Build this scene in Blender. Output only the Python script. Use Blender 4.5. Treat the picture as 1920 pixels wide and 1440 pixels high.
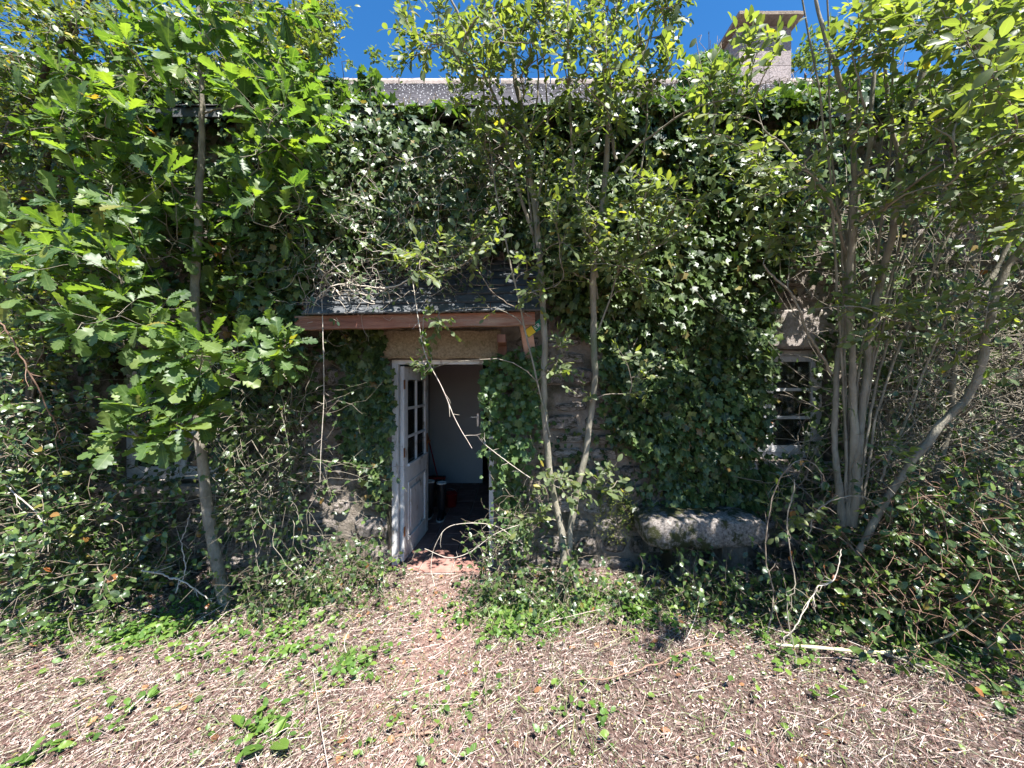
import bpy, math, random
import numpy as np
from mathutils import Vector, Matrix, Euler

random.seed(7)
rng = np.random.default_rng(11)
for _o in list(bpy.data.objects):
    bpy.data.objects.remove(_o)
scene = bpy.context.scene
COL = scene.collection
PI = math.pi

# ------------------------------------------------------------------ camera, light, exposure
FPX = 721.0          # focal length in pixels of the 1920 px wide photograph (an ultra-wide phone lens)
CAMH = 1.70
cam_data = bpy.data.cameras.new('camera')
cam_data.sensor_width = 36.0
cam_data.lens = 36.0 * FPX / 1920.0
cam_data.clip_start = 0.05
cam_data.clip_end = 2000.0
cam = bpy.data.objects.new('camera', cam_data)
cam.location = (0, 0, CAMH)
cam.rotation_euler = (math.radians(90), 0, 0)
COL.objects.link(cam)
scene.camera = cam

SUN_EL, SUN_AZ = math.radians(63), math.radians(27)     # azimuth measured from behind the camera towards the right
sun_dir = Vector((math.sin(SUN_AZ) * math.cos(SUN_EL), -math.cos(SUN_AZ) * math.cos(SUN_EL), math.sin(SUN_EL)))
world = bpy.data.worlds.new('World')
scene.world = world
world.use_nodes = True
wn = world.node_tree
bg = wn.nodes['Background']
sky = wn.nodes.new('ShaderNodeTexSky')
sky.sky_type = 'NISHITA'
sky.sun_disc = False
sky.sun_elevation = SUN_EL
sky.sun_rotation = PI - SUN_AZ
sky.altitude = 200
sky.air_density = 1.0
sky.dust_density = 0.2
sky.ozone_density = 4.0
hs = wn.nodes.new('ShaderNodeHueSaturation')
hs.inputs['Saturation'].default_value = 1.28
hs.inputs['Value'].default_value = 1.0
wn.links.new(sky.outputs[0], hs.inputs['Color'])
wn.links.new(hs.outputs[0], bg.inputs[0])
bg.inputs[1].default_value = 0.074
sun_data = bpy.data.lights.new('sun', 'SUN')
sun_data.energy = 5.0
sun_data.angle = math.radians(0.53)
sun_data.color = (1.0, 0.965, 0.93)
sun = bpy.data.objects.new('sun', sun_data)
sun.rotation_euler = sun_dir.to_track_quat('Z', 'Y').to_euler()
sun.location = sun_dir * 30
COL.objects.link(sun)
scene.view_settings.view_transform = 'Standard'
scene.view_settings.look = 'None'
scene.view_settings.gamma = 1.0
scene.view_settings.exposure = 1.75
scene.view_settings.use_curve_mapping = False
scene.cycles.max_bounces = 7
scene.cycles.diffuse_bounces = 1
scene.cycles.glossy_bounces = 2
scene.cycles.transmission_bounces = 5
scene.cycles.transparent_max_bounces = 6


# ------------------------------------------------------------------ small helpers
def P(px, py, d):
    """a place in the world seen at a pixel of the photograph, d metres in front of the camera"""
    return np.array([(px - 960) / FPX * d, d, CAMH - (py - 720) / FPX * d])


def to_px(p):
    p = np.atleast_2d(p)
    return np.stack([960 + p[:, 0] / p[:, 1] * FPX, 720 - (p[:, 2] - CAMH) / p[:, 1] * FPX], 1)


def wpos(o):
    v = Vector((0, 0, 0))
    while o is not None:
        v = v + o.location
        o = o.parent
    return v


def link(name, me, parent=None, mat=None, loc=None):
    """mesh given in world coordinates (or round loc) becomes one object under its parent"""
    o = bpy.data.objects.new(name, me)
    COL.objects.link(o)
    if mat is not None and len(me.materials) == 0:
        me.materials.append(mat)
    base = Vector(loc) if loc is not None else Vector((0, 0, 0))
    if parent is not None:
        o.parent = parent
        o.location = base - wpos(parent)
    else:
        o.location = base
    return o


def root(name, label, cat, loc, group=None):
    o = bpy.data.objects.new(name, None)
    o.empty_display_size = 0.2
    COL.objects.link(o)
    o.location = Vector([float(c) for c in loc])
    tag(o, label, cat, group)
    return o


def tag(o, label=None, cat=None, group=None, kind=None):
    if label: o['label'] = label
    if cat: o['category'] = cat
    if group: o['group'] = group
    if kind: o['kind'] = kind
    return o


def mesh_np(name, V, F, rnd=None, uv=None, smooth=True):
    """V (n,3), F (m,3) or (m,4); rnd one value per vertex; uv per vertex"""
    V = np.asarray(V, dtype=np.float32).reshape(-1, 3)
    F = np.asarray(F, dtype=np.int32)
    k = F.shape[1]
    me = bpy.data.meshes.new(name)
    me.vertices.add(len(V))
    me.vertices.foreach_set('co', V.ravel())
    me.loops.add(F.size)
    me.loops.foreach_set('vertex_index', F.ravel())
    me.polygons.add(len(F))
    me.polygons.foreach_set('loop_start', np.arange(0, F.size, k, dtype=np.int32))
    try:
        me.polygons.foreach_set('loop_total', np.full(len(F), k, dtype=np.int32))
    except Exception:
        pass
    if rnd is not None:
        a = me.attributes.new('rnd', 'FLOAT', 'POINT')
        a.data.foreach_set('value', np.asarray(rnd, dtype=np.float32))
    if uv is not None:
        l = me.uv_layers.new(name='UVMap')
        l.data.foreach_set('uv', np.asarray(uv, dtype=np.float32)[F.ravel()].ravel())
    me.polygons.foreach_set('use_smooth', np.full(len(F), smooth, dtype=bool))
    me.update(calc_edges=True)
    return me


class MB:
    """collects boxes and lofts into one mesh"""
    def __init__(self):
        self.v, self.f = [], []

    def add(self, v, f):
        b = len(self.v)
        self.v += [tuple(map(float, q)) for q in v]
        self.f += [tuple(b + i for i in q) for q in f]
        return self

    def box(self, x0, x1, y0, y1, z0, z1, c=0.0):
        if c <= 0:
            v = [(x, y, z) for z in (z0, z1) for y in (y0, y1) for x in (x0, x1)]
            f = [(0, 2, 3, 1), (4, 5, 7, 6), (0, 1, 5, 4), (1, 3, 7, 5), (3, 2, 6, 7), (2, 0, 4, 6)]
            return self.add(v, f)
        # chamfered box
        xs, ys, zs = (x0, x1), (y0, y1), (z0, z1)
        v, idx = [], {}
        for i in (0, 1):
            for j in (0, 1):
                for k in (0, 1):
                    sx, sy, sz = (c if i == 0 else -c), (c if j == 0 else -c), (c if k == 0 else -c)
                    p = (xs[i], ys[j], zs[k])
                    for a, q in enumerate(((p[0], p[1] + sy, p[2] + sz), (p[0] + sx, p[1], p[2] + sz), (p[0] + sx, p[1] + sy, p[2]))):
                        idx[(i, j, k, a)] = len(v)
                        v.append(q)
        f = []
        for i in (0, 1):
            f.append([idx[(i, j, k, 0)] for j, k in ((0, 0), (0, 1), (1, 1), (1, 0))])
            f.append([idx[(j, i, k, 1)] for j, k in ((0, 0), (0, 1), (1, 1), (1, 0))])
            f.append([idx[(j, k, i, 2)] for j, k in ((0, 0), (0, 1), (1, 1), (1, 0))])
        for i in (0, 1):
            for j in (0, 1):
                f.append([idx[(i, j, 0, 0)], idx[(i, j, 0, 1)], idx[(i, j, 1, 1)], idx[(i, j, 1, 0)]])
                f.append([idx[(i, 0, j, 0)], idx[(i, 0, j, 2)], idx[(i, 1, j, 2)], idx[(i, 1, j, 0)]])
                f.append([idx[(0, i, j, 1)], idx[(0, i, j, 2)], idx[(1, i, j, 2)], idx[(1, i, j, 1)]])
                for k in (0, 1):
                    f.append([idx[(i, j, k, 0)], idx[(i, j, k, 1)], idx[(i, j, k, 2)]])
        # the faces above repeat some corners; recalc normals later
        seen, g = set(), []
        for q in f:
            key = tuple(sorted(q))
            if key not in seen:
                seen.add(key)
                g.append(q)
        return self.add(v, g)

    def obox(self, c, ax, ay, az, hx, hy, hz):
        c, ax, ay, az = map(lambda q: np.array(q, float), (c, ax, ay, az))
        v = [c + ax * hx * sx + ay * hy * sy + az * hz * sz for sz in (-1, 1) for sy in (-1, 1) for sx in (-1, 1)]
        f = [(0, 2, 3, 1), (4, 5, 7, 6), (0, 1, 5, 4), (1, 3, 7, 5), (3, 2, 6, 7), (2, 0, 4, 6)]
        return self.add(v, f)

    def loft(self, rings, caps=True, closed=True):
        n = len(rings[0])
        v = [p for r in rings for p in r]
        f = []
        for i in range(len(rings) - 1):
            for j in range(n if closed else n - 1):
                a, b = i * n + j, i * n + (j + 1) % n
                f.append((a, b, b + n, a + n))
        if caps:
            f.append(tuple(range(n))[::-1])
            f.append(tuple((len(rings) - 1) * n + j for j in range(n)))
        return self.add(v, f)

    def mesh(self, name, smooth=False):
        import bmesh
        me = bpy.data.meshes.new(name)
        me.from_pydata(self.v, [], self.f)
        bm = bmesh.new()
        bm.from_mesh(me)
        bmesh.ops.recalc_face_normals(bm, faces=bm.faces)
        bm.to_mesh(me)
        bm.free()
        if smooth:
            for p in me.polygons: p.use_smooth = True
        me.update()
        return me

    def build(self, name, mat, parent=None, smooth=False, loc=None):
        return link(name, self.mesh(name, smooth), parent, mat, loc)


# ------------------------------------------------------------------ materials
def nt(name):
    m = bpy.data.materials.new(name)
    m.use_nodes = True
    t = m.node_tree
    t.nodes.clear()
    out = t.nodes.new('ShaderNodeOutputMaterial')
    return m, t, out


def N(t, kind, **kw):
    n = t.nodes.new(kind)
    for k, v in kw.items():
        if k == 'inp':
            for a, b in v.items(): n.inputs[a].default_value = b
        else:
            setattr(n, k, v)
    return n


def ramp(t, stops, interp='LINEAR'):
    r = t.nodes.new('ShaderNodeValToRGB')
    e = r.color_ramp
    e.interpolation = interp
    while len(e.elements) > 1: e.elements.remove(e.elements[-1])
    e.elements[0].position = stops[0][0]
    e.elements[0].color = (*stops[0][1], 1)
    for p, c in stops[1:]:
        q = e.elements.new(p)
        q.color = (*c, 1)
    return r


def rnd_node(t):
    a = N(t, 'ShaderNodeAttribute', attribute_name='rnd')
    o = N(t, 'ShaderNodeObjectInfo')
    s = N(t, 'ShaderNodeMath', operation='ADD')
    t.links.new(a.outputs['Fac'], s.inputs[0])
    t.links.new(o.outputs['Random'], s.inputs[1])
    f = N(t, 'ShaderNodeMath', operation='FRACT')
    t.links.new(s.outputs[0], f.inputs[0])
    return f


def leaf_mat(name, stops, trans_col, trans=0.35, rough=0.42, spec=0.45, veins=0.0, nveins=7.0):
    m, t, out = nt(name)
    L = t.links.new
    r = rnd_node(t)
    cr = ramp(t, stops)
    L(r.outputs[0], cr.inputs[0])
    col = cr.outputs[0]
    if veins > 0:
        uv = N(t, 'ShaderNodeUVMap')
        sp = N(t, 'ShaderNodeSeparateXYZ')
        L(uv.outputs[0], sp.inputs[0])
        ab = N(t, 'ShaderNodeMath', operation='ABSOLUTE'); L(sp.outputs[1], ab.inputs[0])
        mid = N(t, 'ShaderNodeMapRange', inp={1: 0.10, 2: 0.02, 3: 0.0, 4: 1.0}); L(ab.outputs[0], mid.inputs[0])
        k = N(t, 'ShaderNodeMath', operation='MULTIPLY', inp={1: nveins}); L(sp.outputs[0], k.inputs[0])
        k2 = N(t, 'ShaderNodeMath', operation='MULTIPLY', inp={1: nveins * 0.35}); L(ab.outputs[0], k2.inputs[0])
        k3 = N(t, 'ShaderNodeMath', operation='SUBTRACT'); L(k.outputs[0], k3.inputs[0]); L(k2.outputs[0], k3.inputs[1])
        fr = N(t, 'ShaderNodeMath', operation='FRACT'); L(k3.outputs[0], fr.inputs[0])
        sv = N(t, 'ShaderNodeMapRange', inp={1: 0.16, 2: 0.04, 3: 0.0, 4: 0.7}); L(fr.outputs[0], sv.inputs[0])
        mx = N(t, 'ShaderNodeMath', operation='MAXIMUM'); L(mid.outputs[0], mx.inputs[0]); L(sv.outputs[0], mx.inputs[1])
        mv = N(t, 'ShaderNodeMath', operation='MULTIPLY', inp={1: veins}); L(mx.outputs[0], mv.inputs[0])
        mixc = N(t, 'ShaderNodeMixRGB', blend_type='MIX')
        mixc.inputs[2].default_value = (0.20, 0.27, 0.10, 1)
        L(mv.outputs[0], mixc.inputs[0]); L(col, mixc.inputs[1])
        col = mixc.outputs[0]
    p = N(t, 'ShaderNodeBsdfPrincipled', inp={'Roughness': rough, 'Specular IOR Level': spec})
    L(col, p.inputs['Base Color'])
    tr = N(t, 'ShaderNodeBsdfTranslucent')
    mc = N(t, 'ShaderNodeMixRGB', blend_type='MULTIPLY', inp={0: 1.0})
    mc.inputs[2].default_value = (*trans_col, 1)
    L(col, mc.inputs[1]); L(mc.outputs[0], tr.inputs[0])
    ms = N(t, 'ShaderNodeMixShader', inp={0: trans})
    L(p.outputs[0], ms.inputs[1]); L(tr.outputs[0], ms.inputs[2])
    L(ms.outputs[0], out.inputs[0])
    return m


def noise_mat(name, c1, c2, scale=8, rough=0.9, bump=0.3, bscale=40, c3=None, s3=2.0, t3=(0.52, 0.62), stretch=(1, 1, 1), spec=0.2, tint=0.0, coord='Object', detail=6):
    """two colours broken up by fine noise, a third (moss, stain, flaking) in larger patches; tint = brightness spread per object"""
    m, t, out = nt(name)
    L = t.links.new
    tc = N(t, 'ShaderNodeTexCoord')
    oi = N(t, 'ShaderNodeObjectInfo')
    mp = N(t, 'ShaderNodeMapping')
    mp.inputs['Scale'].default_value = stretch
    sc = N(t, 'ShaderNodeVectorMath', operation='SCALE', inp={3: 0.0})
    L(oi.outputs['Location'], sc.inputs[0])
    if tint > 0: sc.inputs[3].default_value = 3.1
    ad = N(t, 'ShaderNodeVectorMath', operation='ADD')
    L(tc.outputs[coord], ad.inputs[0]); L(sc.outputs[0], ad.inputs[1])
    L(ad.outputs[0], mp.inputs[0])
    n1 = N(t, 'ShaderNodeTexNoise', inp={'Scale': scale, 'Detail': detail, 'Roughness': 0.65})
    L(mp.outputs[0], n1.inputs['Vector'])
    r1 = ramp(t, [(0.32, c1), (0.68, c2)])
    L(n1.outputs[0], r1.inputs[0])
    col = r1.outputs[0]
    if c3 is not None:
        n3 = N(t, 'ShaderNodeTexNoise', inp={'Scale': s3, 'Detail': 7, 'Roughness': 0.7})
        L(mp.outputs[0], n3.inputs['Vector'])
        mr = N(t, 'ShaderNodeMapRange', inp={1: t3[0], 2: t3[1], 3: 0.0, 4: 1.0})
        L(n3.outputs[0], mr.inputs[0])
        mx = N(t, 'ShaderNodeMixRGB')
        mx.inputs[2].default_value = (*c3, 1)
        L(mr.outputs[0], mx.inputs[0]); L(col, mx.inputs[1])
        col = mx.outputs[0]
    if tint > 0:
        mr2 = N(t, 'ShaderNodeMapRange', inp={3: 1 - tint, 4: 1 + tint})
        L(oi.outputs['Random'], mr2.inputs[0])
        sc2 = N(t, 'ShaderNodeVectorMath', operation='SCALE')
        L(col, sc2.inputs[0]); L(mr2.outputs[0], sc2.inputs[3])
        col = sc2.outputs[0]
    p = N(t, 'ShaderNodeBsdfPrincipled', inp={'Roughness': rough, 'Specular IOR Level': spec})
    L(col, p.inputs['Base Color'])
    if bump > 0:
        n2 = N(t, 'ShaderNodeTexNoise', inp={'Scale': bscale, 'Detail': 5, 'Roughness': 0.7})
        L(mp.outputs[0], n2.inputs['Vector'])
        b = N(t, 'ShaderNodeBump', inp={'Strength': bump, 'Distance': 0.02})
        L(n2.outputs[0], b.inputs['Height']); L(b.outputs[0], p.inputs['Normal'])
    L(p.outputs[0], out.inputs[0])
    return m


def rnd_mat(name, stops, rough=0.8, spec=0.25, trans=0.0):
    m, t, out = nt(name)
    r = rnd_node(t)
    cr = ramp(t, stops)
    t.links.new(r.outputs[0], cr.inputs[0])
    p = N(t, 'ShaderNodeBsdfPrincipled', inp={'Roughness': rough, 'Specular IOR Level': spec})
    t.links.new(cr.outputs[0], p.inputs['Base Color'])
    t.links.new(p.outputs[0], out.inputs[0])
    return m


def glass_mat(name):
    m, t, out = nt(name)
    L = t.links.new
    n = N(t, 'ShaderNodeTexNoise', inp={'Scale': 9.0, 'Detail': 5})
    tc = N(t, 'ShaderNodeTexCoord'); L(tc.outputs['Object'], n.inputs['Vector'])
    mr = N(t, 'ShaderNodeMapRange', inp={1: 0.4, 2: 0.75, 3: 0.03, 4: 0.16}); L(n.outputs[0], mr.inputs[0])
    tr = N(t, 'ShaderNodeBsdfTransparent', inp={0: (0.75, 0.8, 0.78, 1)})
    di = N(t, 'ShaderNodeBsdfDiffuse', inp={0: (0.35, 0.36, 0.34, 1)})
    m1 = N(t, 'ShaderNodeMixShader'); L(mr.outputs[0], m1.inputs[0]); L(tr.outputs[0], m1.inputs[1]); L(di.outputs[0], m1.inputs[2])
    gl = N(t, 'ShaderNodeBsdfGlossy', inp={'Roughness': 0.06})
    fr = N(t, 'ShaderNodeFresnel', inp={0: 1.5})
    m2 = N(t, 'ShaderNodeMixShader'); L(fr.outputs[0], m2.inputs[0]); L(m1.outputs[0], m2.inputs[1]); L(gl.outputs[0], m2.inputs[2])
    L(m2.outputs[0], out.inputs[0])
    return m


G = {}
G['oak'] = leaf_mat('oak_leaf', [(0, (.038, .080, .026)), (.35, (.070, .125, .036)), (.8, (.120, .180, .055)), (.99, (.15, .20, .04)), (1, (.28, .12, .04))],
                    (2.1, 2.2, .55), .44, .45, .38, .45, 6.0)
G['sallow'] = leaf_mat('sallow_leaf', [(0, (.070, .096, .045)), (.4, (.110, .145, .066)), (.8, (.160, .195, .092)), (.988, (.20, .22, .07)), (1, (.34, .26, .04))],
                       (2.1, 2.15, .5), .45, .45, .38, .40, 7.0)
G['smallleaf'] = leaf_mat('small_leaf', [(0, (.060, .095, .025)), (.5, (.095, .140, .034)), (.9, (.145, .180, .04)), (.97, (.30, .27, .03)), (1, (.42, .33, .03))],
                          (1.9, 1.9, .5), .36, .38, .5)
G['ivy'] = leaf_mat('ivy_leaf', [(0, (.018, .036, .012)), (.45, (.038, .070, .018)), (.8, (.078, .122, .034)), (.97, (.13, .165, .045)), (1, (.20, .12, .04))],
                    (1.7, 1.9, .5), .25, .40, .42, .30, 4.0)
G['ivy_sunlit'] = leaf_mat('sunlit_ivy_leaf', [(0, (.045, .085, .028)), (.6, (.082, .145, .042)), (1, (.13, .195, .06))],
                          (1.8, 1.9, .45), .34, .40, .45, .30, 4.0)  # lighter copy of the ivy leaf, sunlight put into its colour
G['bramble'] = leaf_mat('bramble_leaf', [(0, (.024, .046, .018)), (.5, (.052, .092, .028)), (.9, (.100, .155, .040)), (.98, (.13, .19, .03)), (1, (.25, .08, .03))],
                        (1.7, 1.9, .5), .28, .34, .55, .30, 6.0)
G['weed'] = leaf_mat('weed_leaf', [(0, (.055, .115, .022)), (.5, (.085, .165, .030)), (1, (.15, .23, .04))],
                     (1.8, 1.9, .5), .32, .42, .4, .3, 5.0)
G['honey'] = leaf_mat('honeysuckle_leaf', [(0, (.035, .065, .030)), (.5, (.065, .105, .045)), (.85, (.11, .155, .07)), (1, (.22, .24, .10))], (1.7, 1.9, .5), .25, .34, .6)
G['far'] = leaf_mat('far_leaf', [(0, (.07, .11, .03)), (1, (.14, .19, .06))], (1.7, 1.8, .6), .35, .5, .4)
G['deadleaf'] = leaf_mat('dead_leaf', [(0, (.16, .075, .035)), (.5, (.26, .13, .06)), (1, (.38, .22, .11))], (1.4, 1.0, .6), .2, .7, .2)
G['grass'] = leaf_mat('grass_blade', [(0, (.07, .12, .03)), (.6, (.13, .19, .05)), (1, (.33, .30, .16))], (1.6, 1.7, .5), .3, .5, .4)

B = {}
B['sallow'] = noise_mat('sallow_bark', (.15, .135, .10), (.33, .30, .23), 14, .85, .6, 60, c3=(.12, .145, .07), s3=5, t3=(.56, .68), stretch=(1, 1, .35))
B['oak'] = noise_mat('oak_bark', (.15, .135, .10), (.32, .29, .23), 20, .85, .5, 70, c3=(.08, .10, .045), s3=7, t3=(.55, .7), stretch=(1, 1, .5))
B['dark'] = noise_mat('dark_bark', (.06, .05, .04), (.15, .125, .095), 12, .9, .6, 40, stretch=(1, 1, .4))
B['twig'] = noise_mat('twig_bark', (.16, .14, .105), (.32, .28, .215), 25, .8, .2, 60)
B['vine'] = noise_mat('vine_bark', (.12, .09, .065), (.30, .25, .19), 20, .85, .3, 60)
B['pale'] = noise_mat('pale_dead_wood', (.36, .31, .25), (.58, .52, .43), 20, .8, .3, 60)
B['honey'] = noise_mat('honeysuckle_bark', (.20, .16, .125), (.55, .49, .42), 12, .8, .3, 60)
B['red'] = noise_mat('bramble_cane', (.15, .085, .06), (.30, .20, .14), 12, .6, .2, 60)

M = {}
M['mortar'] = noise_mat('lime_mortar', (.14, .115, .09), (.30, .255, .21), 9, .95, .9, 45, c3=(.055, .052, .032), s3=1.6, t3=(.46, .60))
M['stone'] = noise_mat('granite_rubble', (.19, .16, .135), (.50, .435, .39), 15, .92, 1.0, 50, c3=(.07, .066, .04), s3=4, t3=(.47, .60), tint=.35)
M['lintel'] = noise_mat('roughcast', (.22, .17, .105), (.50, .41, .28), 55, .95, 1.0, 120, c3=(.16, .15, .06), s3=4, t3=(.54, .7))
M['winlintel'] = noise_mat('granite_lintel', (.22, .19, .165), (.44, .39, .35), 30, .92, .7, 80, c3=(.13, .12, .08), s3=5, t3=(.55, .65))
M['bench'] = noise_mat('bench_granite', (.09, .078, .068), (.46, .41, .365), 48, .92, 1.0, 110, c3=(.06, .065, .026), s3=5, t3=(.48, .56))
M['moss'] = noise_mat('moss', (.06, .08, .018), (.20, .22, .05), 60, .95, 1.0, 150)
M['slate'] = noise_mat('roof_slate', (.050, .045, .048), (.115, .105, .11), 10, .72, .45, 60, c3=(.16, .14, .125), s3=9, t3=(.60, .75), tint=.22, spec=.4)
M['slate_dark'] = noise_mat('porch_slate', (.045, .05, .052), (.10, .105, .11), 10, .6, .35, 60, c3=(.13, .14, .12), s3=10, t3=(.60, .75), tint=.22, spec=.35)
M['hook'] = noise_mat('slate_hook', (.38, .37, .36), (.6, .6, .6), 10, .35, 0)
M['ridge'] = noise_mat('ridge_tile', (.26, .21, .18), (.45, .38, .33), 12, .9, .5, 40, c3=(.13, .13, .09), s3=5, tint=.2)
M['wood'] = noise_mat('stained_beam', (.17, .068, .045), (.36, .175, .115), 9, .8, .6, 40, c3=(.36, .27, .20), s3=3.0, t3=(.48, .66), stretch=(.25, 3, 3))
M['wooddark'] = noise_mat('weathered_wood', (.13, .06, .04), (.24, .13, .09), 8, .8, .3, 40, stretch=(2, 2, .3))
M['white'] = noise_mat('peeling_white_paint', (.50, .49, .47), (.74, .73, .70), 6, .55, .25, 30, c3=(.26, .22, .17), s3=11, t3=(.56, .66), stretch=(1, 1, .5), spec=.35)
M['white2'] = noise_mat('window_paint', (.48, .48, .46), (.72, .71, .69), 9, .6, .35, 40, c3=(.22, .20, .16), s3=22, t3=(.60, .66), spec=.3)
M['pvc'] = noise_mat('flush_door_paint', (.54, .53, .53), (.60, .59, .59), 2, .45, 0)
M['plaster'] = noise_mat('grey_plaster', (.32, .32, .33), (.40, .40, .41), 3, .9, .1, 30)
M['dark'] = noise_mat('unlit_interior', (.10, .095, .09), (.15, .14, .13), 3, .95, 0)  # dark colour stands in for the unlit depth of the hall
M['tile'] = noise_mat('terracotta_tile', (.20, .095, .075), (.34, .19, .155), 7, .6, .2, 40, c3=(.50, .38, .32), s3=4, t3=(.55, .75), tint=.18)
M['grout'] = noise_mat('grout', (.30, .28, .25), (.42, .40, .36), 30, .95, .3)
M['metal'] = noise_mat('brushed_metal', (.45, .45, .46), (.6, .6, .6), 10, .3, 0)
M['metal'].node_tree.nodes['Principled BSDF'].inputs['Metallic'].default_value = 1.0
M['rust'] = noise_mat('rusty_iron', (.16, .06, .025), (.34, .15, .06), 30, .9, .4)
M['rubber'] = noise_mat('black_rubber', (.012, .012, .013), (.022, .022, .024), 10, .45, 0, spec=.4)
M['sole'] = noise_mat('pale_sole', (.5, .5, .48), (.65, .64, .6), 10, .7, 0)
M['redpaint'] = noise_mat('red_plastic', (.30, .02, .02), (.42, .03, .03), 6, .45, 0)
M['chimney'] = noise_mat('rendered_block', (.20, .17, .16), (.42, .36, .34), 40, .95, .9, 90, c3=(.13, .115, .10), s3=6, t3=(.56, .68), tint=.08)
M['capstone'] = noise_mat('cap_concrete', (.19, .15, .11), (.34, .28, .22), 20, .95, .6, 60)
M['yellow'] = noise_mat('yellow_print', (.62, .45, .03), (.72, .55, .05), 6, .5, 0)
M['green'] = noise_mat('green_print', (.01, .14, .09), (.02, .19, .12), 6, .5, 0)
M['letter'] = noise_mat('white_print', (.75, .75, .72), (.8, .8, .78), 6, .5, 0)
M['sheet'] = noise_mat('reflection_sheet', (.55, .56, .60), (.68, .69, .72), 20, .9, 0)
M['stick'] = rnd_mat('dry_stalks', [(0, (.05, .030, .025)), (.20, (.14, .068, .055)), (.32, (.24, .155, .125)), (.45, (.46, .37, .32)), (.60, (.30, .22, .185)), (.72, (.56, .48, .42)), (.80, (.20, .19, .11)), (.90, (.12, .155, .06)), (1, (.60, .53, .48))], .85, .2)
M['chips'] = rnd_mat('dry_leaf_chips', [(0, (.045, .027, .023)), (.25, (.16, .095, .078)), (.5, (.37, .285, .245)), (.75, (.49, .41, .355)), (.84, (.20, .22, .10)), (.94, (.11, .155, .05)), (.97, (.40, .22, .08)), (1, (.62, .57, .51))], .9, .15)


def ground_mat():
    m, t, out = nt('ground_soil')
    L = t.links.new
    tc = N(t, 'ShaderNodeTexCoord')
    n = N(t, 'ShaderNodeTexNoise', inp={'Scale': 55.0, 'Detail': 9, 'Roughness': 0.75})
    L(tc.outputs['Object'], n.inputs['Vector'])
    r = ramp(t, [(.30, (.03, .02, .016)), (.45, (.09, .06, .048)), (.60, (.22, .155, .13)), (.74, (.42, .33, .28))])
    L(n.outputs[0], r.inputs[0])
    sp = N(t, 'ShaderNodeSeparateXYZ'); L(tc.outputs['Object'], sp.inputs[0])
    ax_ = N(t, 'ShaderNodeMath', operation='ADD', inp={1: .5}); L(sp.outputs[0], ax_.inputs[0])
    ab_ = N(t, 'ShaderNodeMath', operation='ABSOLUTE'); L(ax_.outputs[0], ab_.inputs[0])
    n2 = N(t, 'ShaderNodeTexNoise', inp={'Scale': 6.0, 'Detail': 6}); L(tc.outputs['Object'], n2.inputs['Vector'])
    ad_ = N(t, 'ShaderNodeMath', operation='MULTIPLY_ADD', inp={1: .5, 2: -.25}); L(n2.outputs[0], ad_.inputs[0])
    su_ = N(t, 'ShaderNodeMath', operation='ADD'); L(ab_.outputs[0], su_.inputs[0]); L(ad_.outputs[0], su_.inputs[1])
    mk = N(t, 'ShaderNodeMapRange', inp={1: .45, 2: .15, 3: 0.0, 4: .85}); L(su_.outputs[0], mk.inputs[0])
    r2 = ramp(t, [(.30, (.12, .065, .05)), (.50, (.26, .16, .13)), (.72, (.46, .33, .28))]); L(n.outputs[0], r2.inputs[0])
    mxp = N(t, 'ShaderNodeMixRGB'); L(mk.outputs[0], mxp.inputs[0]); L(r.outputs[0], mxp.inputs[1]); L(r2.outputs[0], mxp.inputs[2])
    p = N(t, 'ShaderNodeBsdfPrincipled', inp={'Roughness': .95, 'Specular IOR Level': .1})
    L(mxp.outputs[0], p.inputs['Base Color'])
    b = N(t, 'ShaderNodeBump', inp={'Strength': .8, 'Distance': .03})
    L(n.outputs[0], b.inputs['Height']); L(b.outputs[0], p.inputs['Normal'])
    L(p.outputs[0], out.inputs[0])
    return m


M['ground'] = ground_mat()

# ------------------------------------------------------------------ terrain
def gz(x, y):
    """ground height: nearly level, a low uneven bank of debris against the wall, a cleared way to the door"""
    x = np.asarray(x, float); y = np.asarray(y, float)
    h = 0.018 * np.sin(x * 2.3 + 1.1) * np.sin(y * 2.9 + .4) + 0.010 * np.sin(x * 5.7 + y * 3.1) + 0.007 * np.sin(x * 11.3 - y * 9.0)
    bank = np.clip((y - 2.5) / 0.8, 0, 1) * 0.05
    way = np.exp(-((x + 0.62) / 0.5) ** 2)
    fade = np.clip(1 - np.hypot(x, y) / 40.0, 0, 1)
    return (h * (1 - .7 * way * np.clip(y - 2.6, 0, 1)) + bank * (1 - way)) * fade - 0.02


def spaced(lo, hi, inner0, inner1, step, nout):
    a = np.arange(inner0, inner1 + step / 2, step)
    g = np.geomspace(step * 2, 1, nout)
    left = inner0 - (inner0 - lo) * (np.geomspace(1, 400, nout) / 400)[::-1]
    right = inner1 + (hi - inner1) * (np.geomspace(1, 400, nout) / 400)
    return np.concatenate([left, a, right])


gx = spaced(-320, 320, -7, 7, .07, 14)
gy = spaced(-320, 420, 0.4, 3.95, .06, 14)
X, Y = np.meshgrid(gx, gy)
Z = gz(X, Y)
Z = np.where(Y > 3.55, -0.06, Z)
V = np.stack([X.ravel(), Y.ravel(), Z.ravel()], 1)
nx, ny = len(gx), len(gy)
I = (np.arange(ny - 1)[:, None] * nx + np.arange(nx - 1)[None, :]).ravel()
F = np.stack([I, I + 1, I + 1 + nx, I + nx], 1)
ground = link('ground', mesh_np('ground', V, F), None, M['ground'])
tag(ground, kind='structure')

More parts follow.
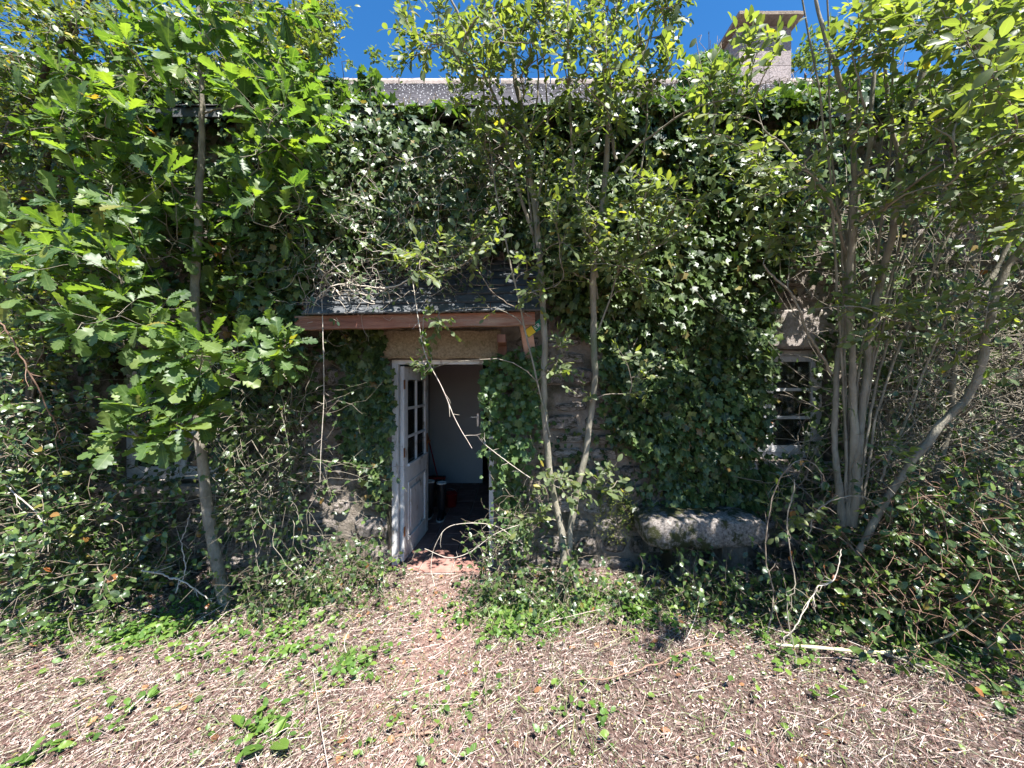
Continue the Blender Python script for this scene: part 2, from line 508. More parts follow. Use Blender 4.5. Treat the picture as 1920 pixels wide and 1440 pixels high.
# ------------------------------------------------------------------ the house
WY = 3.5                       # front face of the wall
house = root('stone_house', 'old one storey stone house overgrown with ivy, its white glazed door standing open', 'house', (0, WY, 0))
EAVE_Z, RIDGE_Y, RIDGE_Z = 4.06, 6.5, 6.76
DX0, DX1, DZ1 = -1.13, -0.165, 1.93          # door opening
W1 = (-3.66, -2.62, 0.80, 2.02)              # left window opening
W2 = (1.90, 2.94, 1.00, 2.02)                # right window opening
HX0, HX1, HY1 = -8.5, 7.6, 9.6


def rect_cells(x0, x1, z0, z1, holes):
    xs = sorted({x0, x1, *[h[0] for h in holes], *[h[1] for h in holes]})
    zs = sorted({z0, z1, *[h[2] for h in holes], *[h[3] for h in holes]})
    for i in range(len(xs) - 1):
        for j in range(len(zs) - 1):
            cx, cz = (xs[i] + xs[i + 1]) / 2, (zs[j] + zs[j + 1]) / 2
            if any(h[0] < cx < h[1] and h[2] < cz < h[3] for h in holes): continue
            yield xs[i], xs[i + 1], zs[j], zs[j + 1]


holes = [(DX0, DX1, -0.3, DZ1), W1, W2]
wb = MB()
for c in rect_cells(HX0, HX1, -0.3, EAVE_Z, holes):
    wb.box(c[0], c[1], WY, WY + .5, c[2], c[3])
wb.box(HX0, HX0 + .5, WY + .502, HY1, -.3, EAVE_Z)
wb.box(HX1 - .5, HX1, WY + .502, HY1, -.3, EAVE_Z)
wb.box(HX0 + .502, HX1 - .502, HY1 - .5, HY1, -.3, EAVE_Z)
# gable triangles
for gx0 in (HX0, HX1 - .5):
    wb.loft([[(gx0, WY, EAVE_Z + .002), (gx0, HY1, EAVE_Z + .002), (gx0, RIDGE_Y + .05, RIDGE_Z - .1)],
             [(gx0 + .5, WY, EAVE_Z + .002), (gx0 + .5, HY1, EAVE_Z + .002), (gx0 + .5, RIDGE_Y + .05, RIDGE_Z - .1)]])
wall = wb.build('wall', M['mortar'], house)

# rubble stones of the front wall: individual objects where the photograph shows them, joined elsewhere
def stone_template(seed):
    r = np.random.default_rng(seed)
    n = 9
    ang = np.linspace(0, 2 * PI, n, endpoint=False) + r.uniform(-.15, .15, n)
    sq = 1 / np.maximum(np.abs(np.cos(ang)), np.abs(np.sin(ang))) ** .75
    rad = .5 * sq * r.uniform(.86, 1.0, n)
    x, z = np.clip(rad * np.cos(ang), -.5, .5), np.clip(rad * np.sin(ang), -.5, .5)
    v = [(a, .6, b) for a, b in zip(x, z)]
    v += [(a * .97, -.15 + r.uniform(-.12, .12), b * .97) for a, b in zip(x, z)]
    v += [(a * .72 + r.uniform(-.03, .03), -.62 + r.uniform(-.22, .22), b * .72) for a, b in zip(x, z)]
    v.append((0, -.8 + r.uniform(-.25, .25), 0))
    f = []
    for k in range(2):
        for i in range(n):
            a, b = k * n + i, k * n + (i + 1) % n
            f += [(a, b, b + n), (a, b + n, a + n)]
    for i in range(n):
        f.append((2 * n + i, 2 * n + (i + 1) % n, 3 * n))
    return np.array(v), np.array(f)


ST = [stone_template(s) for s in range(9)]
ST_ME = []
for i, (v, f) in enumerate(ST):
    me = mesh_np('stone', v, f, smooth=False)
    me.materials.append(M['stone'])
    ST_ME.append(me)
stones = []
z = 0.0
while z < EAVE_Z - .06:
    h = random.uniform(.10, .21)
    x = -6.4 + random.uniform(0, .2)
    while x < 6.4:
        w = random.uniform(.14, .40)
        cx, cz = x + w / 2, z + h / 2
        bad = False
        for hx0, hx1, hz0, hz1 in holes + [(-1.36, -.06, 1.93, 2.22), (1.82, 3.1, 2.0, 2.4), (-3.8, -2.5, 2.0, 2.3)]:
            if cx + w / 2 > hx0 + .0 and cx - w / 2 < hx1 - .0 and cz + h / 2 > hz0 and cz - h / 2 < hz1: bad = True
        if not bad:
            stones.append((cx, cz + random.uniform(-.01, .01), w * .96, h * .93, random.uniform(.05, .095), random.randrange(9), random.uniform(-.07, .07)))
        x += w + random.uniform(.005, .025)
    z += h + .012
# long dressed jamb stones beside the door and the windows
zz = .02
kk = 0
while zz < 1.86:
    h = random.uniform(.20, .30)
    for side in (-1, 1):
        w = .34 if (kk + (side > 0)) % 2 else .2
        cx = DX0 - w / 2 + .01 if side < 0 else DX1 + w / 2 - .01
        stones = [s for s in stones if not (abs(s[0] - cx) < (s[2] + w) / 2 * .8 and abs(s[1] - (zz + h / 2)) < (s[3] + h) / 2 * .8)]
        stones.append((cx, zz + h / 2, w, h * .97, .07, random.randrange(9), 0))
    zz += h
    kk += 1


def stone_seen(s):
    px, py = to_px([s[0], WY, s[1]])[0]
    v = 0
    if 560 < px < 745 and 640 < py < 1080: v = 3
    if 925 < px < 1440 and 600 < py < 1080: v = 3
    if 180 < px < 560 and 800 < py < 1080: v = 2
    if 860 < px < 1000 and 230 < py < 330: v = 3
    if 1420 < px < 1600 and 520 < py < 1000: v = 1
    return v + .2 * random.random()


stones.sort(key=stone_seen, reverse=True)
def stone_mat4(s):
    return Matrix.Translation((s[0], WY + .012, s[1])) @ Matrix.Rotation(s[6], 4, 'Y') @ Matrix.Diagonal((s[2], s[4], s[3], 1))


for s in stones[:298]:
    o = bpy.data.objects.new('stone', ST_ME[s[5]])
    COL.objects.link(o)
    o.parent = wall
    o.matrix_local = Matrix.Translation(-wpos(wall)) @ stone_mat4(s)
VV, FF = [], []
b = 0
for s in stones[298:]:
    v, f = ST[s[5]]
    m4 = np.array(stone_mat4(s))
    VV.append(v @ m4[:3, :3].T + m4[:3, 3]); FF.append(f + b); b += len(v)
tag(link('rubble_stones', mesh_np('rubble_stones', np.concatenate(VV), np.concatenate(FF), smooth=False), wall, M['stone']), kind='stuff')

# lintels and sills
rb = MB()
def rough_block(x0, x1, y0, y1, z0, z1, j=.006, n=14):
    rings = []
    for i in range(n + 1):
        x = x0 + (x1 - x0) * i / n
        c = .02
        rr = [(y0, z0 + c), (y0, z1 - c), (y0 + c, z1), (y1, z1), (y1, z0), (y0 + c, z0)]
        rings.append([(x, yy + random.uniform(-j, j), z_ + random.uniform(-j, j)) for yy, z_ in rr])
    return MB().loft(rings)
rough_block(-1.30, -.10, WY - .035, WY + .30, DZ1 + .002, 2.20).build('door_lintel', M['lintel'], house)
rough_block(1.84, 3.10, WY - .02, WY + .2, 2.03, 2.38).build('window_lintel', M['winlintel'], house)
rough_block(-3.80, -2.48, WY - .02, WY + .2, 2.03, 2.34).build('window_lintel', M['winlintel'], house)
rough_block(-3.74, -2.54, WY - .06, WY + .16, .70, .797).build('window_sill', M['winlintel'], house)
rough_block(1.88, 3.07, WY - .06, WY + .16, .90, .997).build('window_sill', M['winlintel'], house)

# windows
def window(x0, x1, z0, z1, rows, name='window'):
    y = WY + .15
    fr = MB()
    t = .055
    fr.box(x0, x1, y, y + .06, z1 - t, z1, .004).box(x0, x1, y, y + .06, z0, z0 + t, .004)
    fr.box(x0, x0 + t, y + .001, y + .059, z0 + t, z1 - t).box(x1 - t, x1, y + .001, y + .059, z0 + t, z1 - t)
    w = fr.build(name, M['white2'], house)
    xm = (x0 + x1) / 2
    for a, c in ((x0 + t + .003, xm - .002), (xm + .002, x1 - t - .003)):
        s = MB()
        q = .048
        za, zb = z0 + t + .003, z1 - t - .003
        s.box(a, a + q, y - .018, y + .025, za, zb, .004).box(c - q, c, y - .018, y + .025, za, zb, .004)
        s.box(a + q, c - q, y - .016, y + .023, za, za + .06).box(a + q, c - q, y - .016, y + .023, zb - .05, zb)
        s.build('sash', M['white2'], w)
        for r in range(1, rows):
            zr = za + .06 + (zb - .05 - za - .06) * r / rows
            MB().box(a + q + .001, c - q - .001, y - .012, y + .016, zr - .014, zr + .014).build('glazing_bar', M['white2'], w)
        for r in range(rows):
            g0 = za + .06 + (zb - .05 - za - .06) * r / rows + (.015 if r else .001)
            g1 = za + .06 + (zb - .05 - za - .06) * (r + 1) / rows - (.015 if r < rows - 1 else .001)
            MB().box(a + q + .001, c - q - .001, y + .002, y + .006, g0, g1).build('pane', G_GLASS, w)
    for zc in (z0 + .33, z0 + .33):
        pass
    for dx in (-.026, .026):
        MB().box(xm + dx - .014, xm + dx + .014, y - .024, y - .0185, z0 + .31, z0 + .36).build('latch', M['rust'], w)
    return w


G_GLASS = glass_mat('old_window_glass')
window(*W1, 3)
window(*W2, 3)

# door frame
df = MB()
fy = WY + .10
df.box(DX0 + .003, DX0 + .06, fy, fy + .08, 0.0, DZ1 - .003, .003).box(DX1 - .05, DX1 - .003, fy, fy + .08, 0.0, DZ1 - .003, .003)
df.box(DX0 + .0605, DX1 - .0505, fy + .001, fy + .079, DZ1 - .045, DZ1 - .004)
df.build('door_frame', M['white'], house)
MB().box(DX0 - .0, DX1 + .0, WY - .035, WY + .5, -.10, -.012).build('threshold', M['winlintel'], house)

# the open glazed leaf, hinged on the left jamb and swung inwards almost square to the wall
leafE = bpy.data.objects.new('front_door', None)
COL.objects.link(leafE)
leafE.parent = house
HINGE = Vector((DX0 + .065, fy + .055, 0))
leafE.location = HINGE - wpos(house)
leafE.rotation_euler = (0, 0, math.radians(86))
leafE['label'] = 'peeling white door leaf with six panes, swung open'
def dpart(mb, name, mat):
    o = link(name, mb.mesh(name), None, mat)
    o.parent = leafE
    return o
LW, LH, T = .80, 1.87, .04          # leaf local: x along the leaf, y thickness (negative = the side seen), z up
s = MB()
s.box(0, .11, -T, 0, .012, LH, .004).box(LW - .11, LW, -T, 0, .012, LH, .004)
dpart(s, 'stile', M['white'])
s = MB()
s.box(.1105, LW - .1105, -T + .001, -.001, .012, .17).box(.1105, LW - .1105, -T + .001, -.001, .74, .90).box(.1105, LW - .1105, -T + .001, -.001, LH - .13, LH)
dpart(s, 'rail', M['white'])
s = MB().box(.111, LW - .111, -T + .012, -.012, .1705, .7395)
s.box(.20, LW - .20, -T + .002, -.002, .25, .66, .008)
dpart(s, 'panel', M['white'])
s = MB()
for a in ((.112, .135, .172, .738), (LW - .135, LW - .112, .172, .738)):
    s.box(a[0], a[1], -T - .006, -.004, a[2], a[3], .003)
s.box(.1355, LW - .1355, -T - .005, -.005, .172, .195, .003).box(.1355, LW - .1355, -T - .005, -.005, .715, .738, .003)
dpart(s, 'panel_moulding', M['white'])
dpart(MB().box(.09, LW - .07, -T - .022, -T - .0005, .895, .925, .004), 'drip_moulding', M['white'])
gx0_, gx1_, gz0_, gz1_ = .111, LW - .111, .901, LH - .131
xm = (gx0_ + gx1_) / 2
dpart(MB().box(xm - .014, xm + .014, -T + .004, -.004, gz0_, gz1_), 'muntin', M['white'])
rows = [gz0_, gz0_ + (gz1_ - gz0_) / 3, gz0_ + 2 * (gz1_ - gz0_) / 3, gz1_]
for r in (1, 2):
    for a, c in ((gx0_ + .001, xm - .0145), (xm + .0145, gx1_ - .001)):
        dpart(MB().box(a, c, -T + .005, -.005, rows[r] - .013, rows[r] + .013), 'muntin', M['white'])
for r in range(3):
    for a, c in ((gx0_ + .001, xm - .0145), (xm + .0145, gx1_ - .001)):
        dpart(MB().box(a, c, -T * .5 - .002, -T * .5 + .002, rows[r] + .0135, rows[r + 1] - .0135), 'pane', G_GLASS)
for hz in (.25, 1.0, 1.65):
    dpart(MB().box(-.012, .03, -T - .003, -T - .0005, hz, hz + .09), 'hinge', M['rust'])
dpart(MB().box(LW - .075, LW - .035, -T - .005, -T - .0005, .92, 1.14).box(LW - .16, LW - .05, -T - .045, -T - .03, 1.04, 1.06, .003).box(LW - .062, LW - .048, -T - .03, -T - .005, 1.042, 1.058), 'handle', M['rust'])
dpart(MB().box(LW + .0005, LW + .004, -T + .008, -.008, .93, 1.13), 'lock_plate', M['rust'])

# interior: hall with tiled floor, plain flush door at the back
hf = MB().box(-1.50, 1.4, WY + .502, 9.08, -.06, -.014).build('hall_floor', M['grout'], None)
tag(hf, kind='structure')
tiles = MB()
TS = .30
def tile_mesh():
    m = MB().box(-TS / 2 + .005, TS / 2 - .005, -TS / 2 + .005, TS / 2 - .005, -.012, 0, .003).mesh('tile')
    m.materials.append(M['tile'])
    return m
TM = tile_mesh()
yy = WY - .02 + TS / 2
while yy < 7.6:
    xx = -1.35 + TS / 2 - .1
    while xx < 1.2:
        inside = yy > WY + .5 + .0
        if (inside and xx > -1.5 + .14) or (not inside and DX0 + .10 < xx < DX1 - .10):
            o = bpy.data.objects.new('tile', TM)
            COL.objects.link(o); o.parent = hf
            o.location = Vector((xx, yy, random.uniform(-.001, .002))) - wpos(hf)
            o.rotation_euler = (random.uniform(-.006, .006), random.uniform(-.006, .006), random.uniform(-.01, .01))
        xx += TS
    yy += TS
inn = MB()
inn.box(-1.60, -1.50, WY + .502, 6.70, -.05, 2.45).box(1.4, 1.5, WY + .502, 9.08, -.05, 2.45)
inn.box(-1.499, -1.345, 6.60, 6.70, -.05, 2.45)
inn.box(-1.345, -.40, 6.60, 6.70, 2.07, 2.45)
inn.build('hall_wall', M['plaster'], house)
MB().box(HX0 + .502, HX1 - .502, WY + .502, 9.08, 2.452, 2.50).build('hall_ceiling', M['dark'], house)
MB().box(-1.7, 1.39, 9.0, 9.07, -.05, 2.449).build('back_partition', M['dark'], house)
idoor = MB().box(-1.335, -.50, 6.55, 6.59, .012, 2.05, .003).build('inner_door', M['pvc'], house)
MB().box(-.60, -.565, 6.538, 6.549, .98, 1.20, .002).box(-.70, -.575, 6.50, 6.515, 1.13, 1.15, .003).box(-.59, -.575, 6.515, 6.538, 1.132, 1.148).build('handle', M['metal'], idoor)
MB().box(-1.40, -1.338, 6.57, 6.5995, 0, 2.10).build('inner_door_frame', M['pvc'], house)
# porch of rooms beyond: side wall right of the inner door, shade put into its colour
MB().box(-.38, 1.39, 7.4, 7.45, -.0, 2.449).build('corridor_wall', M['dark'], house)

# roof: slates in courses on the front slope
sl = math.atan2(RIDGE_Z - EAVE_Z, RIDGE_Y - (WY - .22))
E0 = np.array([0, WY - .22, EAVE_Z])
up_s = np.array([0, math.cos(sl), math.sin(sl)])
nrm_s = np.array([0, -math.sin(sl), math.cos(sl)])
SL = math.hypot(RIDGE_Z - EAVE_Z, RIDGE_Y - (WY - .22))
rd = MB()
a0, a1 = E0, E0 + up_s * SL
back = np.array([0, HY1 + .22, EAVE_Z])
for (p, q) in ((a0, a1), (back, a1)):
    d = (q - p) / np.linalg.norm(q - p)
    n = np.array([0, -d[2], d[1]]) if d[1] > 0 else np.array([0, d[2], -d[1]])
    rd.loft([[(x, *(p[1:] - n[1:] * .06)), (x, *(p[1:] - n[1:] * .004)), (x, *(q[1:] - n[1:] * .004)), (x, *(q[1:] - n[1:] * .06))] for x in (HX0 - .2, HX1 + .2)])
roof = rd.build('roof', M['wooddark'], house)
SWd, EXP = .20, .115
slme = MB().box(-SWd / 2 + .002, SWd / 2 - .002, 0, .26, 0, .007).mesh('slate')
slme.materials.append(M['slate'])
slv = np.array([v.co for v in slme.vertices]); slf = np.array([list(p.vertices) for p in slme.polygons])
rows_n = int(SL / EXP)
tilt = .03
slates = []
for r in range(rows_n):
    for k in range(-40, 38):
        x = k * SWd + (SWd / 2 if r % 2 else 0) + random.uniform(-.004, .004)
        base = E0 + up_s * (r * EXP - .02) + nrm_s * (.002 + .009)
        ang = sl - tilt + random.uniform(-.006, .006)
        m4 = Matrix.Translation((x, base[1], base[2])) @ Matrix.Rotation(random.uniform(-.012, .012), 4, 'Y') @ Matrix.Rotation(ang, 4, 'X')
        px = to_px([x, base[1], base[2]])[0]
        slates.append((0 if 640 < px[0] < 1260 else abs(px[0] - 950), r, m4))
slates.sort(key=lambda q: (q[0], q[1]))
# those in the open gap of the ivy, spread over the whole slope
gap = [q for q in slates if q[0] == 0]
rest = [q for q in slates if q[0] != 0]
random.shuffle(gap)
gap.sort(key=lambda q: q[1] > 33)
for q in gap[:298]:
    o = bpy.data.objects.new('slate', slme)
    COL.objects.link(o); o.parent = roof
    o.matrix_local = Matrix.Translation(-wpos(roof)) @ q[2]
VV, FF = [], []
for i, q in enumerate(gap[298:] + rest):
    m4 = np.array(q[2])
    VV.append(slv @ m4[:3, :3].T + m4[:3, 3]); FF.append(slf + i * len(slv))
tag(link('slate_covering', mesh_np('slate_covering', np.concatenate(VV), np.concatenate(FF), smooth=False), roof, M['slate']), kind='stuff')
hv = MB()
for q in gap + [x for x in rest if x[0] < 900]:
    if random.random() < .3: continue
    c = q[2] @ Vector((random.uniform(-.02, .02), -.004, .006))
    hv.box(c.x - .004, c.x + .004, c.y - .004, c.y + .006, c.z - .002, c.z + .010)
me = bpy.data.meshes.new('slate_hooks'); me.from_pydata(hv.v, [], hv.f)
tag(link('slate_hooks', me, roof, M['hook']), kind='stuff')
# ridge tiles bedded in mortar
x = HX0 - .1
while x < HX1:
    w = .42
    rings = []
    for xx in (x + .01, x + w * .5, x + w - .01):
        r = .11 if xx < x + w * .8 else .12
        rings.append([(xx, RIDGE_Y + r * math.cos(a), RIDGE_Z - .03 + r * math.sin(a)) for a in np.linspace(-.3, PI + .3, 9)])
    o = MB().loft(rings, caps=True).build('ridge_tile', M['ridge'], roof)
    o.rotation_euler.y = 0
    x += w
MB().box(HX0 - .2, HX1 + .2, WY - .235, WY - .215, EAVE_Z - .09, EAVE_Z - .012).build('eaves_board', M['slate_dark'], roof)
# chimney straddling the ridge, of rendered blocks with a mono-pitched cap
CX0, CX1, CY0, CY1, CZ0, CZ1 = 3.67, 4.52, 6.22, 7.05, 6.35, 7.50
ch = MB().box(CX0 + .012, CX1 - .012, CY0 + .012, CY1 - .012, CZ0, CZ1 - .004).build('chimney', M['chimney'], house)
ch['label'] = 'rendered block chimney with dark cap slab'
zc, r = CZ0, 0
while zc < CZ1 - .05:
    h = min(.25, CZ1 - zc)
    cuts = [CX0, CX0 + (.5 if r % 2 else .3), CX1]
    for a, c in zip(cuts[:-1], cuts[1:]):
        MB().box(a + .002, c - .002, CY0, CY0 + .011, zc + .002, zc + h - .002, .0015).build('block', M['chimney'], ch)
    cy = [CY0 + .012, CY0 + (.3 if r % 2 else .55), CY1]
    for a, c in zip(cy[:-1], cy[1:]):
        MB().box(CX0, CX0 + .011, a + .002, c - .002, zc + .002, zc + h - .002, .0015).build('block', M['chimney'], ch)
        MB().box(CX1 - .011, CX1, a + .002, c - .002, zc + .002, zc + h - .002, .0015).build('block', M['chimney'], ch)
    zc += h
    r += 1
rings = []
for xx in np.linspace(CX0 - .10, CX1 + .08, 9):
    w_ = random.uniform(-.006, .006)
    rings.append([(xx, CY0 - .19 + w_, CZ1 + .003), (xx, CY0 - .195 + w_, CZ1 + .05), (xx, CY0 - .15, CZ1 + .065), (xx, CY1 + .12, CZ1 + .065), (xx, CY1 + .12, CZ1 + .003)])
cb = MB().loft(rings)
cb.build('cap', M['capstone'], ch)

# ------------------------------------------------------------------ porch canopy over the door
can = bpy.data.objects.new('porch_canopy', None)
COL.objects.link(can); can.parent = house
can.location = Vector((-.9, 3.0, 2.2)) - wpos(house)
A = P(552, 592, 2.90); Bp = P(1003, 584, 2.99)     # upper front edge of the beam, left and right ends
ax = (Bp - A); Lb = np.linalg.norm(ax); ax /= Lb
ay = np.cross([0, 0, 1], ax); ay /= np.linalg.norm(ay)
az = np.cross(ax, ay)
beam = MB()
rings = []
for i in range(15):
    u = Lb * i / 14
    hb = .104 + .004 * math.sin(i * 1.7)
    c = A + ax * u
    rings.append([c + ay * 0 - az * .005, c + ay * .002 - az * hb * .5, c - az * hb + ay * .004, c + ay * .06 - az * hb, c + ay * .065, c + ay * .008])
beam.loft(rings).build('beam', M['wood'], can)
# porch slates: courses from the beam up to the wall
top_y, top_z = WY - .01, A[2] + .60
sv = np.array([0, top_y - A[1], top_z - A[2] - .02]); SLc = np.linalg.norm(sv); sv /= SLc
nv = np.cross(ax, sv); nv /= np.linalg.norm(nv)
deck = MB().obox(A + ax * Lb / 2 + sv * (SLc / 2 + .05) + nv * .0, ax, sv, nv, Lb / 2 - .02, SLc / 2 - .04, .009)
deck.build('boarding', M['wooddark'], can)
for u in (.12, .62, 1.1, 1.62):
    MB().obox(A + ax * u + sv * (SLc / 2 + .04) - nv * .045, ax, sv, nv, .025, SLc / 2 - .04, .035).build('rafter', M['wooddark'], can)
csm = MB().box(-.098, .098, 0, .24, 0, .011).mesh('slate'); csm.materials.append(M['slate_dark'])
r = 0
while r * .125 < SLc - .02:
    n = int(Lb / .2) + 2
    for k in range(n):
        u = -.02 + k * .2 + (.1 if r % 2 else 0)
        if u > Lb + .04 or u < .03: continue
        c = A + ax * u + sv * (r * .125 - .045) + nv * (.012 + .026)
        m3 = np.stack([ax, sv, nv], 1)
        m4 = Matrix.Identity(4)
        for i in range(3):
            for j in range(3): m4[i][j] = m3[i][j]
        m4 = Matrix.Translation(Vector(c)) @ m4 @ Matrix.Rotation(-.12 + random.uniform(-.03, .02), 4, 'X') @ Matrix.Rotation(random.uniform(-.03, .03), 4, 'Z')
        o = bpy.data.objects.new('slate', csm); COL.objects.link(o); o.parent = can
        o.matrix_local = Matrix.Translation(-wpos(can)) @ m4
    r += 1
# brackets: wall post, diagonal strut, horizontal arm, both ends
zb = A[2] - .11
for bx, lab in ((-.085, None),):
    MB().box(bx - .04, bx + .04, WY - .085, WY - .005, zb - .44, zb - .005, .004).build('bracket_post', M['wooddark'], can)
    MB().box(bx - .035, bx + .035, 3.10, WY - .087, zb - .07, zb - .002, .004).build('bracket_arm', M['wooddark'], can)
# end of the right-hand diagonal outside the post, sunlight painted into its colour
MB().obox(P(990, 640, 3.28), (.96, -.2, .12), (.15, .60, -.75), (-.2, .75, .6), .05, .20, .02).build('strut', noise_mat('sunlit_strut_wood', (.46, .27, .20), (.62, .42, .33), 9, .8, .3, 50, stretch=(1, .3, 1)), can)

# a small printed sign caught in the ivy at the end of the beam
sg = root('small_sign', 'small yellow and green sign with white letters wedged under the end of the porch beam', 'sign', P(1000, 618, 3.16))
c0 = P(1004, 614, 3.16)
sx = np.array([.80, -.10, .58]); sx /= np.linalg.norm(sx)
sn = np.array([-.05, -1, -.1]); sn /= np.linalg.norm(sn)
sy = np.cross(sn, sx); sy /= np.linalg.norm(sy)
sn = np.cross(sx, sy)
if sn[1] > 0: sn = -sn
MB().obox(c0, sx, sy, sn, .095, .035, .004).build('green_board', M['green'], sg)
MB().obox(c0 - sx * .055 + sn * .0055, sx, sy, sn, .036, .032, .001).build('yellow_field', M['yellow'], sg)
def letter(strokes, org, s):
    m = MB()
    for (x0, y0, x1, y1) in strokes:
        p0 = org + sx * x0 * s + LUP * y0 * s; p1 = org + sx * x1 * s + LUP * y1 * s
        d = p1 - p0; L_ = np.linalg.norm(d); d /= L_
        m.obox((p0 + p1) / 2 + sn * .0055, d, np.cross(sn, d), sn, L_ / 2 + .0015, .0022, .001)
    m.build('letter', M['letter'], sg)
LUP = np.cross(sx, sn)
if LUP[2] < 0: LUP = -LUP
o0 = c0 + sx * -.008 - LUP * .014
letter([(0, 0, 0, 1), (0, 1, .6, 1), (0, .5, .5, .5), (0, 0, .6, 0)], o0, .028)
letter([(0, 0, 0, 1), (0, 1, .5, .95), (.5, .95, .5, .55), (.5, .55, 0, .5), (.1, .5, .6, 0)], o0 + sx * .030, .028)
letter([(0, 0, .3, 1), (.3, 1, .6, 0), (.12, .4, .48, .4)], o0 + sx * .060, .028)

# ------------------------------------------------------------------ tubes
def tubes(Pts, R, sides=5):
    """Pts (n,k,3), R (n,k) -> verts, quads"""
    Pts = np.asarray(Pts, float); R = np.asarray(R, float)
    n, k, _ = Pts.shape
    T = np.gradient(Pts, axis=1)
    T /= np.linalg.norm(T, axis=2, keepdims=True) + 1e-9
    mean = T.mean(1)
    ref = np.where((np.abs(mean[:, 2]) > .7)[:, None], np.array([1.0, 0, 0]), np.array([0, 0, 1.0]))
    U = np.cross(T, ref[:, None, :]); U /= np.linalg.norm(U, axis=2, keepdims=True) + 1e-9
    W = np.cross(T, U)
    a = np.linspace(0, 2 * PI, sides, endpoint=False)
    ring = (U[:, :, None, :] * np.cos(a)[None, None, :, None] + W[:, :, None, :] * np.sin(a)[None, None, :, None]) * R[:, :, None, None]
    V = (Pts[:, :, None, :] + ring).reshape(-1, 3)
    i = np.arange(n)[:, None, None] * k * sides
    j = np.arange(k - 1)[None, :, None] * sides
    s = np.arange(sides)[None, None, :]
    s2 = (s + 1) % sides
    Fq = np.stack([i + j + s, i + j + s2, i + j + s2 + sides, i + j + s + sides], -1).reshape(-1, 4)
    return V, Fq


def smooth_line(pts, n):
    """Catmull-Rom through rows of pts (any number of columns) -> n samples"""
    p = np.asarray(pts, float)
    p = np.vstack([2 * p[0] - p[1], p, 2 * p[-1] - p[-2]])
    m = len(p) - 3
    t = np.linspace(0, m - 1e-6, n)
    i = t.astype(int); f = (t - i)[:, None]
    a, b, c, d = p[i], p[i + 1], p[i + 2], p[i + 3]
    return .5 * (2 * b + (c - a) * f + (2 * a - 5 * b + 4 * c - d) * f ** 2 + (3 * b - a - 3 * c + d) * f ** 3)


def tube_obj(name, pts, mat, parent=None, sides=8, n=None, wob=0.0, lab=None):
    """pts rows x,y,z,r"""
    n = n or max(8, len(pts) * 5)
    q = smooth_line(pts, n)
    if wob:
        q[:, :3] += np.cumsum(rng.normal(0, wob, (n, 3)), 0) * .3
        q[:, 3] *= rng.uniform(.92, 1.08, n)
    V, Fq = tubes(q[None, :, :3], q[None, :, 3], sides)
    nb = len(V)
    caps = np.array([[0, 1, 2, 3]])
    return link(name, mesh_np(name, V, Fq), parent, mat), q


# ------------------------------------------------------------------ leaves
def leaf_tmpl(ts, ws, fold=.25, curl=.15, back=0.0, lob=None, wav=0.0, seed=0):
    r = np.random.default_rng(seed)
    ts = np.array(ts); ws = np.array(ws)
    n = len(ts)
    mid = np.stack([ts, 0 * ts, -curl * ts ** 2], 1)
    sh = np.zeros(n) if lob is None else np.array(lob)
    out = [mid]
    for sgn in (1, -1):
        e = np.stack([ts + sh, sgn * ws, -curl * ts ** 2 + fold * ws + wav * r.normal(0, 1, n) * ws], 1)
        out.append(e)
    V = np.concatenate(out)
    uv = np.concatenate([np.stack([ts, 0 * ts], 1), np.stack([ts, 0 * ts + 1], 1), np.stack([ts, 0 * ts - 1], 1)])
    F = []
    for i in range(n - 1):
        F += [(i, n + i, n + i + 1), (i, n + i + 1, i + 1)]
        F += [(i, 2 * n + i + 1, 2 * n + i), (i, i + 1, 2 * n + i + 1)]
    F = [f for f in F if np.linalg.norm(np.cross(V[f[1]] - V[f[0]], V[f[2]] - V[f[0]])) > 1e-6]
    return V, np.array(F), uv


def ivy_tmpl(seed=0):
    r = np.random.default_rng(seed)
    half = [(1.0, 0), (.62, .20), (.60, .50), (.28, .36), (-.02, .46), (-.12, .16)]
    pts = half + [(-.02, 0)] + [(x, -y) for x, y in half[:0:-1]]
    pts = [(x + r.uniform(-.04, .04), y + r.uniform(-.04, .04)) for x, y in pts]
    v = [(.3, 0, 0)] + [(x, y, -.10 * x * x + .16 * abs(y) + r.uniform(-.03, .03)) for x, y in pts]
    n = len(pts)
    f = [(0, 1 + i, 1 + (i + 1) % n) for i in range(n)]
    uv = [(.3, 0)] + [(x, y * 1.6) for x, y in pts]
    return np.array(v), np.array(f), np.array(uv)


TM_OAK = [leaf_tmpl([0, .07, .16, .23, .33, .40, .52, .59, .70, .77, .88, .94, 1],
                    [.01, .03, .12, .065, .21, .11, .29, .17, .30, .18, .20, .13, 0],
                    fold=f, curl=c, lob=[0, 0, .05, 0, .06, 0, .06, 0, .06, 0, .03, 0, 0], wav=.10, seed=s)
          for f, c, s in ((.18, .12, 1), (.05, .25, 2), (.3, .05, 3), (.12, -.10, 4))]
TM_OV = [leaf_tmpl([0, .18, .45, .72, .9, 1], [.0, .17, .26, .23, .12, 0], fold=f, curl=c, wav=.06, seed=s)
         for f, c, s in ((.25, .15, 1), (.1, .3, 2), (.4, .1, 3), (.15, -.1, 4))]
TM_SM = [leaf_tmpl([0, .3, .7, 1], [.0, .24, .24, 0], fold=f, curl=c, seed=s) for f, c, s in ((.2, .15, 1), (.35, .2, 2))]
TM_CHIP = [leaf_tmpl([0, .5, 1], [.0, .27, 0], fold=f, curl=c, seed=s) for f, c, s in ((.2, .15, 1), (.5, .3, 2))]
TM_IVY = [ivy_tmpl(s) for s in range(4)]
